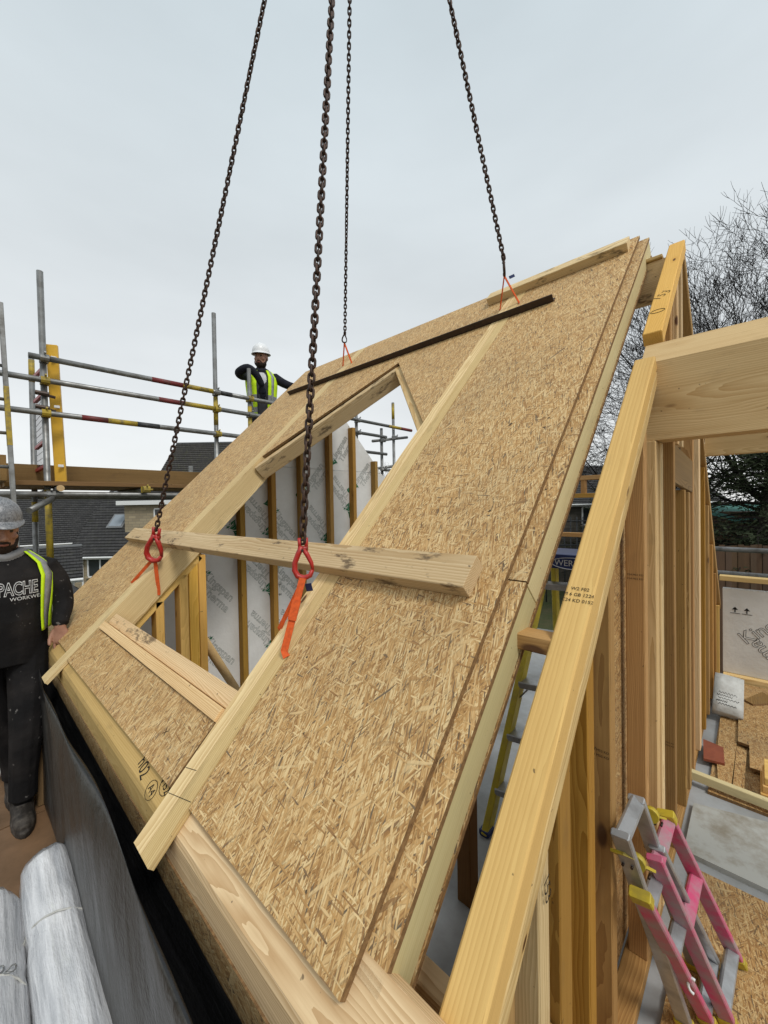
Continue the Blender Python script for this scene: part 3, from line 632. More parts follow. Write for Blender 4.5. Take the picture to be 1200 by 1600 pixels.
for x in (1.235, 1.60, 1.897, 2.204, 2.55, 2.866, 3.197, 3.53, 3.86, 4.2):
    box('lath', (x-.023, 3.095, .11), (x+.023, 3.164, zf(x-.023 if x < 2.5 else x+.023)-.004), 'lath_wood', fg, 2)
timber('rafter', (2.52, 3.25, 5.35-2.52-.03), (4.6, 3.25, 5.35-4.6-.03), .09, .06, 'pale_wood', fg, (1, 0, 1)); timber('rafter', (.5, 3.25, zl(.5)-.02), (2.48, 3.25, zl(2.48)-.02), .09, .06, 'pale_wood', fg, (-1, 0, 1))
def printed(x, z, rot, flip=False):
    b_ = XM @ Matrix.Translation((x, z, .0362)) @ Matrix.Rotation(rad(rot), 4, 'Z')
    for s_, dy in (('Kingspan', 0), ('Therma', -.085)):
        text('printed_word', s_, .092, b_ @ Matrix.Translation((.0 if dy == 0 else .05, dy, 0)), 'ink_print', fg, .0012)
        text('printed_word_fill', s_, .092, b_ @ Matrix.Translation((.0 if dy == 0 else .05, dy, .0008)), 'foil_board', fg, -.0012)
    mb = MB()
    for sd_ in (-1, 1):
        for k in range(4):
            L_, w_ = .12-.012*k, .008; pts = [(L_*(t_-.5), w_*math.sin(math.pi*t_)+.019*k*math.sin(math.pi*t_)*1. ) for t_ in [i/8 for i in range(9)]]; pts2 = [(L_*(t_-.5), -w_*math.sin(math.pi*t_)+.019*k*math.sin(math.pi*t_)) for t_ in [i/8 for i in range(8, -1, -1)]]
            pl_ = pts+pts2[1:-1]; mw = b_ @ Matrix.Translation((-.19+.05*sd_, -.01, .0004)) @ Matrix.Rotation(rad(60+28*sd_), 4, 'Z')
            mb.add(([V((p[0], p[1], 0)) for p in pl_], [tuple(range(len(pl_)))]), mw)
    mb.build('leaf_mark', 'ink_green', fg)
for x, z, r_ in ((1.43, 1.62, 132), (1.42, 1.02, -48), (1.75, 1.55, 132), (1.74, 1.05, 132), (1.76, .55, 132), (2.05, 1.5, -48), (2.06, 1.0, -48), (2.38, 1.95, 50), (2.39, 1.45, 132), (2.72, 2.25, 55), (2.70, 1.75, 132), (2.05, .5, 132), (3.03, 2.0, 48), (1.42, .5, -48)): printed(x, z, r_)
for x, z in ((1.93, 1.72), (1.93, 1.62), (1.96, .95), (1.96, .86)):
    mb = MB(); b_ = XM @ Matrix.Translation((x, z, .0362)); mb.add(boxdata(.03, .004, .0006, .0001), b_ @ Matrix.Translation((.02, 0, 0))); mb.add(boxdata(.004, .022, .0006, .0001), b_ @ Matrix.Translation((.012, 0, .0004))); mb.add(boxdata(.004, .022, .0006, .0001), b_ @ Matrix.Translation((.028, 0, .0004))); mb.build('arrow_mark', 'ink', fg)
# short stud wall by the opening
kw = thing('knee_wall', 'short yellow stud wall with a sloping head under the edge of the dormer opening', 'wall', (.8, 2.53, .1))
kz = lambda x: x+.569-.134*1.4142
timber('head', (.47, 2.545, kz(.47)-.03), (1.01, 2.545, kz(1.01)-.03), .09, .042, 'yellow_wood', kw, (-1, 0, 1))
for x, w in ((.50, .045), (.755, .045), (.885, .05), (.94, .055), (.998, .045)): box('stud', (x, 2.50, .145), (x+w, 2.588, kz(x+w)-.058), 'yellow_wood', kw, 2)
box('sole_plate', (.47, 2.50, .1005), (1.05, 2.588, .1445), 'stud_wood', kw, 0)
tb = tube('round_pole', [(1.03, 2.60, .86), (1.52, 3.04, .13)], .03, 'pale_wood'); tag(tb, 'round pale timber pole leaning inside below the opening', 'pole')

# ---------------------------------------------------------------- far eaves wall, frames and rails on the other side
rw = thing('insulated_wall', 'low wall of printed insulation board beyond the gable studs', 'wall', (4.55, -1, .1))
box('insulation_board', (4.50, -1.0, .16), (4.56, .215, .885), 'foil_board', rw, 1); box('insulation_board', (4.50, -2.2, .16), (4.56, -1.004, .885), 'foil_board', rw, 1)
box('sole_plate', (4.44, -2.2, .1005), (4.58, .212, .158), 'pale_wood', rw, 1)
YM = Matrix(((0, 0, -1, 4.499), (-1, 0, 0, 0), (0, 1, 0, 0), (0, 0, 0, 1)))
for s_, y, z, r_ in (('Kingspan', -.10, .62, 40), ('Therma', -.12, .30, 132)):
    b_ = YM @ Matrix.Translation((-y, z, .0008)) @ Matrix.Rotation(rad(r_), 4, 'Z')
    text('printed_word', s_, .14, b_, 'ink', rw, .002); text('printed_word_fill', s_, .14, b_ @ Matrix.Translation((0, 0, .0008)), 'foil_board', rw, -.0016)
for y in (.135, .06):
    b_ = YM @ Matrix.Translation((-y, .68, .0008)); mb = MB(); mb.add(boxdata(.065, .004, .0006, .0001), b_); mb.add(boxdata(.03, .008, .0006, .0001), b_ @ Matrix.Translation((0, .022, 0)) @ Matrix.Rotation(rad(90), 4, 'Z')); mb.add(([V((-.02, .03, 0)), V((.02, .03, 0)), V((0, .055, 0))], [(0, 1, 2)]), b_); mb.build('arrow_mark', 'ink', rw)
er = box('eaves_rail', (4.46, -2.2, .955), (4.56, .235, .995), 'pale_wood', None, 1); tag(er, 'pale timber rail running above the insulation board', 'rail')
for z, x in ((1.165, 5.1), (.93, 5.1)):
    o = tube('scaffold_tube', [(x, -4, z), (x, .9, z)], .024, 'galvanised'); tag(o, 'grey scaffold guard tube %s the pale timber rail' % ('above' if z > 1 else 'below'), 'tube', 'guard tubes behind the far eaves')
ff = thing('post_and_rail_wall', 'open timber frame of rails and posts seen between panel and gable rafter', 'timber frame', (4.5, 1.5, .1))
for z in (1.90, 1.715, 1.30): box('rail', (4.47, .55, z-.02), (4.53, 2.2, z+.025), 'stud_wood', ff, 1)
for y in (.57, 1.30, 2.1): box('post', (4.475, y, .105), (4.525, y+.05, 1.2795), 'stud_wood', ff, 2); box('post', (4.475, y, 1.7405), (4.525, y+.05, 1.8795), 'stud_wood', ff, 2); box('post', (4.475, y+.3, 1.3255), (4.525, y+.35, 1.6945), 'stud_wood', ff, 2) if y != 1.30 else None

# ---------------------------------------------------------------- loose things on the floor
def slab(name, poly, z0, z1, mat, label, cat, group=None, edge='osb_edge'): 
    o = prism(name, poly, z0, z1, mat, None, Matrix(), edge); return tag(o, label, cat, group)
slab('floor_board', [(.5, -1.6), (2.06, -1.6), (2.06, .20), (.5, .22)], .1005, .118, 'osb_floor', 'strand-board floor sheet under the folded pink ladder', 'board', 'strand boards on the floor')
slab('cement_board', [(2.11, -1.2), (2.60, -1.2), (2.58, -.04), (2.50, .235), (2.13, .235)], .1005, .122, 'cement_board', 'grey stained cement board lying beyond the ladder', 'board', None, 'cement_board')
slab('floor_board', [(2.62, -1.3), (4.42, -1.3), (4.42, .19), (2.66, .19)], .1005, .1165, 'osb_floor', 'wide strand-board sheet covering the floor before the insulated wall', 'board', 'strand boards on the floor')
slab('board_offcut', [(3.02, .175), (3.75, .19), (3.78, .085), (2.78, .10), (2.77, .155)], .117, .131, 'osb_floor', 'strand-board offcut beside the red-brown tile', 'board', 'strand boards on the floor')
slab('board_offcut', [(2.74, .095), (3.2, .092), (3.22, .045), (2.73, .05)], .117, .133, 'osb_floor', 'narrow strand-board strip between larger offcuts', 'board', 'strand boards on the floor')
slab('board_offcut', [(3.27, .088), (4.1, .10), (4.1, -.6), (3.0, -.6), (2.99, .03), (3.26, .035)], .1335, .149, 'osb_floor', 'notched strand-board offcut lying on top of the other boards', 'board', 'strand boards on the floor')
slab('board_offcut', [(3.95, .07), (4.2, -.03), (4.05, -.12), (3.9, .02)], .1495, .163, 'board_wood', 'small dark offcut near the foot of the insulated wall', 'board', 'strand boards on the floor')
slab('tile', [(2.93, .228), (3.17, .248), (3.14, .150), (2.95, .135)], .1315, .145, 'red_tile', 'square red-brown tile on the strand boards by the studs', 'tile', None, 'red_tile')
bt = timber('batten', (2.70, .27, .155), (2.60, -.9, .155), .035, .045, 'green_wood'); tag(bt, 'pale green-tinted batten lying across the floor boards', 'batten')
for k in range(3):
    o = box('timber_offcut', (2.75+.01*k, -.5, .1172+.038*k), (2.98, -.012-.008*k, .1545+.038*k), 'yellow_wood', None, 1); tag(o, 'yellow timber offcut, %s of a small stack beside the batten' % ('bottom', 'middle', 'top')[k], 'timber', 'stack of yellow offcuts')
bb = thing('cement_bag', 'small white paper bag with dark print leaning on the stud wall corner', 'bag', (3.75, .15, .13))
mb = MB(); fr = Matrix.Translation((3.72, .150, .245)) @ Matrix.Rotation(rad(-38), 4, 'Y') @ Matrix.Rotation(rad(8), 4, 'X')
bmv = bmesh.new(); bmesh.ops.create_cube(bmv, size=1); bmesh.ops.subdivide_edges(bmv, edges=bmv.edges[:], cuts=3, use_grid_fill=True)
for v in bmv.verts: 
    k = 1-.25*(abs(v.co.x*2)**4+abs(v.co.y*2)**4)*.5; v.co = V((v.co.x*.30, v.co.y*.16, v.co.z*.075*k))
me = bpy.data.meshes.new('bag'); bmv.to_mesh(me); me.materials.append(M['bag_white']); me.polygons.foreach_set('use_smooth', [True]*len(me.polygons)); o = put(bpy.data.objects.new('bag', me), bb, fr)
for k in range(5):
    mb = MB(); ln_ = (.05, .042, .055, .03, .048)[k]; mb.tube([fr @ V((-.005-.022*k+.007*math.sin(i*1.7+k), .055-ln_*2*i/22+.01*(k % 2), .0372)) for i in range(23)], .0016, 4); mb.build('printed_scrawl', 'ink', bb)
cb = box('timber_block', (3.84, .165, .117), (4.05, .222, .215), 'yellow_wood', None, 0); tag(cb, 'yellow timber block behind the white bag', 'block')

# ---------------------------------------------------------------- folding ladder with pink paint
ld = thing('folding_ladder', 'folded aluminium ladder sprayed pink with yellow hinges leaning on the gable studs', 'ladder', (1.45, .14, .118))
def rail(p0, p1, mat, tip0='yellow_plastic', tip1='yellow_plastic', t=None):
    p0, p1 = V(p0), V(p1); d = (p1-p0).normalized(); sd_ = V((1, 0, 0))
    o = timber('side_rail', p0, p1, .018, .04, mat, ld, (d.cross(sd_)), .003)
    for p, tp, k in ((p0, tip0, -1), (p1, tip1, 1)):
        if tp: timber('end_cap', p-d*.02*k*1, p+d*.012*k, .025, .047, tp, ld, d.cross(sd_), .003)
    return o
def rung(a, b, mat='aluminium'): return timber('rung', a, b, .034, .026, mat, ld, (0, -.4, 1), .004)
def lerp(a, b, t_): return V(a)+(V(b)-V(a))*t_
A_rt, A_rb, A_lt, A_lb = (1.469, .205, .678), (1.708, .049, .135), (1.266, .205, .683), (1.488, .063, .135)
B_rt, B_rb, B_lt, B_lb = (1.222, .238, .854), (1.60, .150, .135), (1.052, .238, .863), (1.40, .155, .135)
C_lt, C_lb, C_rt, C_rb = (1.098, .205, .70), (1.452, .108, .135), (1.30, .205, .69), (1.64, .10, .135)
rail(A_rt, A_rb, 'pink_paint'); rail(A_lt, A_lb, 'pink_paint', None); rail(B_rt, B_rb, 'aluminium', None); rail(B_lt, B_lb, 'aluminium', None); rail(C_lt, C_lb, 'pink_paint'); rail(C_rt, C_rb, 'aluminium', None)
for t_, mt in ((.03, 'pink_paint'), (.40, 'pink_paint'), (.92, 'aluminium')): rung(lerp(A_rt, A_rb, t_), lerp(A_lt, A_lb, t_), mt)
for t_ in (.02, .36, .7): rung(lerp(B_rt, B_rb, t_), lerp(B_lt, B_lb, t_))
for t_ in (.42, .93): rung(lerp(C_rt, C_rb, t_), lerp(C_lt, C_lb, t_))
def hinge(a, b):
    """two lobed yellow plates meeting at a pivot with rivets"""
    a, b = V(a), V(b); h_ = thing  # plates lie in the plane of the two rails
    mid = (a+b)/2; d = (b-a).normalized(); nrm = V((-1, 0, 0)); s_ = nrm.cross(d)
    pv = tube('hinge', [mid-nrm*.008, mid+nrm*.008], .02, 'yellow_plastic', ld, 12)
    for p, k in ((a, 1), (b, -1)):
        prof = [(-.03, -.045), (.02, -.05), (.028, -.02), (.016, .02), (-.02, .03), (-.034, .0)]
        base = (p+mid)/2; fr = Matrix((d*k, s_, d.cross(s_)*k)).transposed().to_4x4(); fr.translation = base
        prism('hinge_plate', prof, -.005, .005, 'yellow_plastic', pv, fr)
        for j in (-1, 1): q_ = (p+mid)/2+s_*.015*j-V((0, 0, .02)); tube('rivet', [q_-nrm*.008, q_+nrm*.008], .0035, 'bar_steel', pv, 6)
hinge(V(B_lt)+V((-.016, 0, -.03)), V(A_lt)+V((-.016, .0, -.03))); hinge(V(B_rt)+V((-.018, 0, -.02)), V(A_rt)+V((-.018, 0, .0)))
mb = MB(); fr = Matrix.Translation(lerp(C_lt, C_lb, .62)+V((-.016, -.02, .01)))
mb.tube([fr @ V((-.0, .012*math.cos(a), .02*math.sin(a))) for a in [1.9-i*.45 for i in range(9)]], .0035, 6); mb.build('white_clip', 'white_paint', ld, True)

# yellow stepladder inside
sp = thing('stepladder', 'yellow fibreglass stepladder with a blue top inside the house', 'stepladder', (2, .75, .1005))
L0, L1, R0, R1 = V((1.66, .93, .1005)), V((2.08, .80, 1.325)), V((1.74, .50, .1005)), V((2.12, .62, 1.325))
for a, b in ((L0, L1), (R0, R1)): timber('front_rail', a, b, .03, .07, 'fibreglass_yellow', sp, (1, 0, .3))
for a, b in ((V((2.68, .95, .1005)), V((2.2, .80, 1.325))), (V((2.72, .48, .1005)), V((2.22, .62, 1.325)))): timber('rear_rail', a, b, .025, .05, 'fibreglass_yellow', sp, (1, 0, .3))
for k in range(5):
    t_ = .16+.19*k; st_ = timber('step', L0.lerp(L1, t_), R0.lerp(R1, t_), .08, .03, 'aluminium', sp, (0, 0, 1))
    if k in (2, 3): tube('step_brace', [L0.lerp(L1, t_)+V((.0, -.06, 0)), L0.lerp(L1, t_-.06)+V((0, -.01, 0))], .004, 'aluminium', sp, 6)
box('top_cap', (2.02, .57, 1.322), (2.30, .85, 1.395), 'cap_blue', sp, 0, .012)
cm = Matrix(((0, 0, -1, 2.0188), (-1, 0, 0, .650), (0, 1, 0, 1.352), (0, 0, 0, 1)))
text('brand_word', 'WERNER', .042, cm, 'cap_white', sp); mb = MB(); mb.tube([cm @ V((math.cos(a*.314)*.1, math.sin(a*.314)*.028, 0)) for a in range(21)], .0018, 4); mb.build('brand_oval', 'cap_white', sp)
for a in (L0, R0, V((2.68, .95, .1005)), V((2.72, .48, .1005))): box('foot', a+V((-.03, -.025, 0)), a+V((.03, .025, .03)), 'cap_blue', sp, 0, .006)

# ---------------------------------------------------------------- scaffold across the far gable
sc = thing('scaffold', 'grey tube scaffold with guard rails and paint bands across the far gable', 'scaffold', (2.5, 4.8, GZ))
YA, YB = 4.5, 5.3
def pole(a, b, mat='galvanised', bands=(), nm='standard'):
    a, b = V(a), V(b); o = tube(nm, [a, b], .0242, mat, sc)
    for t0, t1, mt in bands: tube('paint_band', [a.lerp(b, t0), a.lerp(b, t1)], .0252, mt, o)
    return o
def zb(z0, z1, *b): return [((s-z0)/(z1-z0), (e_-z0)/(z1-z0), mt) for s, e_, mt in b]
pole((.557, YA, GZ), (.527, YA, 3.72), bands=zb(GZ, 3.72, (1.18, 1.84, 'tube_yellow'), (.2, .75, 'tube_yellow')))
pole((.50, YB, GZ), (.535, YB, 3.19), bands=zb(GZ, 3.19, (2.95, 3.17, 'tube_yellow'), (1.55, 1.75, 'tube_yellow')))
pole((2.02, YA, GZ), (2.035, YA, 3.87), bands=zb(GZ, 3.87, (2.6, 2.92, 'tube_yellow')))
pole((2.435, YA-.02, GZ), (2.44, YA-.02, 3.335), bands=zb(GZ, 3.335, (2.2, 2.88, 'tube_yellow')))
for x, zt_ in ((2.05, 2.2), (3.3, 2.2), (4.25, 2.95)): pole((x, YB, GZ), (x, YB, zt_))
pole((4.22, YA, GZ), (4.22, YA, 3.12)); pole((4.78, YA, GZ), (4.78, YA, 2.92)); pole((5.12, YA+.02, GZ), (5.10, YA+.02, 3.40), bands=zb(GZ, 3.4, (3.12, 3.38, 'tube_yellow')))
YR = YA-.052
def rl(y, z, x0, x1, bands=()): return pole((x0, y, z), (x1, y, z), nm='guard_rail', bands=[((a-x0)/(x1-x0), (b-x0)/(x1-x0), c_) for a, b, c_ in bands])
rl(YR, 2.965, .43, 5.5, ((1.36, 1.66, 'tube_red'), (1.66, 1.98, 'tube_yellow'), (2.06, 2.2, 'tube_black'), (5.2, 5.5, 'tube_red'), (4.9, 5.2, 'tube_yellow')))
rl(YR, 2.775, -1.6, 4.84, ((1.42, 1.66, 'tube_red'), (1.66, 2.0, 'tube_yellow')))
rl(YR, 2.495, -1.6, 4.84, ((.78, .98, 'tube_red'), (.98, 1.22, 'tube_yellow'), (1.22, 1.42, 'tube_black')))
pole((4.62, YA+.05, 2.70), (5.5, YA+.05, 2.86), nm='guard_rail'); pole((4.70, YA+.05, 2.26), (5.5, YA+.05, 2.38), nm='guard_rail'); pole((4.70, YA-.05, 2.235), (4.95, YA-.05, 2.235), nm='guard_rail')
for y, z in ((YR, 1.80), (YB+.05, 1.80)): pole((-1.6, y, z), (5.5, y, z), nm='ledger')
for x in (.60, 1.25, 2.08, 3.25, 4.28): pole((x, YA-.14, 1.848), (x, YB+.14, 1.848), nm='transom')
pole((.555, YA-.08, 1.76), (.38, YA-.34, 1.66), nm='brace')
def coupler(p, mat='galvanised'):
    p = V(p); mb = MB(); mb.tube([p+V((0, 0, -.03)), p+V((0, 0, .03))], .033, 10); mb.tube([p+V((-.03, -.05, 0)), p+V((.03, -.05, 0))], .033, 10)
    mb.tube([p+V((.03, -.02, .0)), p+V((.065, -.03, .0))], .009, 6); mb.tube([p+V((.0, -.075, .03)), p+V((.0, -.1, .04))], .008, 6); return mb.build('coupler', mat, sc, False)
for x in (.535, 2.03, 2.438, 4.22): 
    for z in (2.965, 2.775, 2.495): coupler((x, YA-.002, z), 'tube_yellow' if (x+z) % .3 < .09 else 'galvanised')
coupler((.55, YA, 1.80)); coupler((2.02, YA, 1.80)); coupler((1.25, YA-.13, 1.848), 'tube_yellow'); coupler((4.78, YA, 2.72)); coupler((4.78, YA, 2.25)); coupler((5.1, YA+.02, 2.80))
for z in (2.66, 2.54): mb = MB(); mb.tube([(.50, YA-.03, z), (.60, YA-.05, z-.02)], .012, 6); mb.tube([(.47, YA-.02, z+.01), (.56, YA-.04, z)], .02, 8); mb.build('gate_clamp', 'bar_steel', sc)
tube('transom_cap', [(.60, YA-.175, 1.848), (.60, YA-.139, 1.848)], .027, 'pale_wood', sc)
for k in range(4):
    o = box('scaffold_board', (.30-.03*(k % 2), YA-.10+k*.232, 1.8725), (4.1, YA+.125+k*.232, 1.911), 'board_wood', None, 0)
    tag(o, 'weathered brown scaffold board, number %s from the house side of the platform' % ('one', 'two', 'three', 'four')[k], 'board', 'scaffold boards of the upper platform')
o = box('toe_board', (.28, YB-.075, 1.9115), (4.1, YB-.035, 2.12), 'board_wood', None, 0); tag(o, 'brown toe board standing on edge along the back of the platform', 'board')
o = box('toe_board', (.24, YA+.02, 1.9115), (.28, YB-.08, 2.125), 'board_wood', None, 1); tag(o, 'short toe board closing the end of the platform by the ladder', 'board')
# red gate at the end of the platform
gt = thing('safety_gate', 'red steel safety gate with wire mesh at the end of the platform', 'gate', (.55, 4.9, 2.0))
mb = MB()
for a, b in (((.545, 4.60, 2.06), (.545, 4.60, 2.70)), ((.545, 5.22, 2.06), (.545, 5.22, 2.98)), ((.545, 4.60, 2.06), (.545, 5.22, 2.06)), ((.545, 4.60, 2.70), (.545, 5.22, 2.74)), ((.545, 4.60, 2.70), (.545, 4.60, 2.92)), ((.545, 4.60, 2.92), (.545, 5.22, 2.98)), ((.545, 4.60, 2.28), (.545, 5.22, 2.28))): mb.bar(a, b, .03, .03)
mb.build('gate_frame', 'gate_red', gt)
mb = MB()
for k in range(11): y = 4.63+.057*k; mb.tube([(.545, y, 2.06), (.545, y, 2.7)], .002, 4)
for k in range(11): z = 2.09+.058*k; mb.tube([(.547, 4.6, z), (.547, 5.22, z)], .002, 4)
mb.build('wire_mesh', 'bar_steel', gt)
lv = thing('spirit_level', 'long yellow spirit level standing on the platform against the rails', 'spirit level', (.63, 4.6, 1.92))
lo_ = timber('body', (.645, 4.62, 1.913), (.603, 4.57, 3.13), .030, .085, 'level_yellow', lv, (1, -.5, 0), .004)
for t_ in (.12, .55, .9): p_ = V((.645, 4.62, 1.913)).lerp(V((.603, 4.57, 3.13)), t_); box('vial', p_+V((-.02, -.05, -.012)), p_+V((.02, -.035, .012)), 'helmet_white', lv, 0)
# aluminium access ladder
al = thing('access_ladder', 'aluminium access ladder rising to the platform beside the red gate', 'ladder', (.2, 4.15, 0))
la0, la1 = V((.33, 4.08, .0)), V((.262, 4.30, 3.28))
for dx in (0, -.36): timber('stile', la0+V((dx, 0, 0)), la1+V((dx, 0, 0)), .03, .06, 'galvanised', al, (0, 1, .1))
for k in range(12): t_ = .05+k*.08; a = la0.lerp(la1, t_); tube('rung', [a+V((-.015, 0, 0)), a+V((-.345, 0, 0))], .013, 'galvanised', al, 8)
timber('paint_band', la0.lerp(la1, .66), la0.lerp(la1, .80), .032, .062, 'tube_yellow', al, (0, 1, .1))
# bags on the walkway
for k, (x, y, z, rx, ry, rz) in enumerate(((.20, 3.52, .10, .11, .20, .10), (.22, 3.58, .285, .10, .19, .085))):
    bmv = bmesh.new(); bmesh.ops.create_icosphere(bmv, subdivisions=4, radius=1)
    for v in bmv.verts:
        c_ = v.co.copy(); kx = max(abs(c_.x), abs(c_.y), abs(c_.z)); v.co = c_/(kx**.55)
        nz = math.sin(c_.x*9+k)*math.sin(c_.y*11+2*k)*math.sin(c_.z*8+1)*.07+math.sin(c_.y*23+c_.z*17)*.03; v.co *= 1+nz; v.co = V((v.co.x*rx*.85, v.co.y*ry*.85, v.co.z*rz*.85))
    me = bpy.data.meshes.new('sack'); bmv.to_mesh(me); me.materials.append(M['bag_white']); me.polygons.foreach_set('use_smooth', [True]*len(me.polygons))
    o = put(bpy.data.objects.new('sack', me), None, Matrix.Translation((x, y, z))); tag(o, 'crumpled white sack %s behind the black-clad worker' % ('on the walkway' if k == 0 else 'stacked on another sack'), 'sack', 'white sacks')
o = box('plank', (.255, 3.0, .005), (.30, 4.3, .22), 'brown_wood', None, 1); tag(o, 'brown plank on edge along the walkway behind the worker', 'plank')
for zk in (.225,): pass
o = box('timber_upright', (.262, 2.93, .004), (.30, 2.985, .86), 'brown_wood', None, 2); tag(o, 'red-brown upright board at the end of the black membrane', 'board')

# ---------------------------------------------------------------- people
def ring_at(c_, ax, ay, n=16): return [c_+ax*math.cos(2*math.pi*k/n)+ay*math.sin(2*math.pi*k/n) for k in range(n)]
def loft(rings):
    n = len(rings[0]); vs_ = [p for r_ in rings for p in r_]; fs = []
    for i in range(len(rings)-1):
        for k in range(n): fs.append((i*n+k, i*n+(k+1) % n, (i+1)*n+(k+1) % n, (i+1)*n+k))
    fs += [tuple(range(n))[::-1], tuple(range((len(rings)-1)*n, len(rings)*n))]
    return vs_, fs
class Body:
    def __init__(s): s.v, s.f, s.m = [], [], []; s.mats = []
    def add(s, d, mat):
        if mat not in s.mats: s.mats.append(mat)
        o = len(s.v); s.v += [V(v) for v in d[0]]
        for f in d[1]: s.f.append(tuple(k+o for k in f)); s.m.append(s.mats.index(mat))
    def limb(s, pts, mat, seg=12, flat=1.):
        P_ = [V(p[:3]) for p in pts]; r_ = [p[3] for p in pts]
        # refine with catmull-rom and round the ends
        q, rr = [], []
        for i in range(len(P_)-1):
            a, b, c, d = P_[max(i-1, 0)], P_[i], P_[i+1], P_[min(i+2, len(P_)-1)]
            for k in range(4):
                t_ = k/4; q.append(.5*((2*b)+(c-a)*t_+(2*a-5*b+4*c-d)*t_*t_+(3*b-a-3*c+d)*t_**3)); rr.append(r_[i]+(r_[i+1]-r_[i])*t_)
        q.append(P_[-1]); rr.append(r_[-1])
        d0 = (q[0]-q[1]).normalized(); d1 = (q[-1]-q[-2]).normalized()
        q = [q[0]+d0*rr[0]*.75]+q+[q[-1]+d1*rr[-1]*.75]; rr = [rr[0]*.4]+rr+[rr[-1]*.4]
        s.add(tubedata(q, rr, seg, True, flat), mat)
    def ell(s, c_, ax, ay, az, mat, n=8):
        rings = []
        for i in range(1, n): 
            a = math.pi*i/n; rings.append(ring_at(c_-az*math.cos(a), ax*math.sin(a), ay*math.sin(a), 14))
        s.add(loft(rings), mat)
    def build(s, name, parent, voxel, T, disp=.0):
        me = bpy.data.meshes.new('tmp'); me.from_pydata([tuple(v) for v in s.v], [], s.f)
        o = bpy.data.objects.new('tmp', me); COL.objects.link(o)
        md = o.modifiers.new('r', 'REMESH'); md.mode = 'VOXEL'; md.voxel_size = voxel
        md = o.modifiers.new('s', 'SMOOTH'); md.iterations = 4; md.factor = .5
        bpy.context.view_layer.update(); dg = bpy.context.evaluated_depsgraph_get(); m2 = bpy.data.meshes.new_from_object(o.evaluated_get(dg))
        bpy.data.objects.remove(o); bpy.data.meshes.remove(me)
        bv = BVHTree.FromPolygons(s.v, s.f); idx = []
        for p in m2.polygons: 
            h_ = bv.find_nearest(p.center); idx.append(s.m[h_[2]] if h_[2] is not None else 0)
        m2.materials.clear()
        for mt in s.mats: m2.materials.append(M[mt])
        m2.polygons.foreach_set('material_index', idx); m2.polygons.foreach_set('use_smooth', [True]*len(m2.polygons))
        m2.name = name; m2.transform(T); m2.flip_normals()
        ob = put(bpy.data.objects.new(name, m2), parent, LOC[parent.name].copy()); m2.transform(LOC[parent.name].inverted())
        return ob
def hand(B, w, d, palm, mat, L=.17, side=1, curl=.5):
    """w wrist point, d direction of the fingers, palm = palm normal; thumb on the side"""
    w, d, pn_ = V(w), V(d).normalized(), V(palm).normalized(); sx = d.cross(pn_).normalized()*side
    B.add(loft([ring_at(w+d*t_*L, sx*a, pn_*b, 12) for t_, a, b in ((-.06, .026, .022), (.06, .029, .021), (.22, .039, .018), (.42, .043, .0165), (.5, .040, .014))]), mat)
    for k, (o, ln, r_) in enumerate(((-.034, .078, .0078), (-.0115, .088, .0082), (.0115, .083, .008), (.033, .064, .0072))):
        p = w+d*.47*L+sx*o; q = [p-d*.012]; dd = d.copy(); 
        for j in range(3):
            dd = (dd+pn_*curl*(.5+.25*j)*(1-.08*k)).normalized(); p = p+dd*ln*(.45, .32, .26)[j]; q.append(p)
        B.limb([(*q[j], r_*(1, .95, .86, .72)[j]) for j in range(4)], mat, 8)
    b = w+d*.14*L-sx*.034; B.limb([(*(w+d*.06*L-sx*.018), .014), (*b, .0125), (*(b+d*.035-sx*.014+pn_*.012), .0108), (*(b+d*.062-sx*.014+pn_*.026), .0088)], mat, 8)
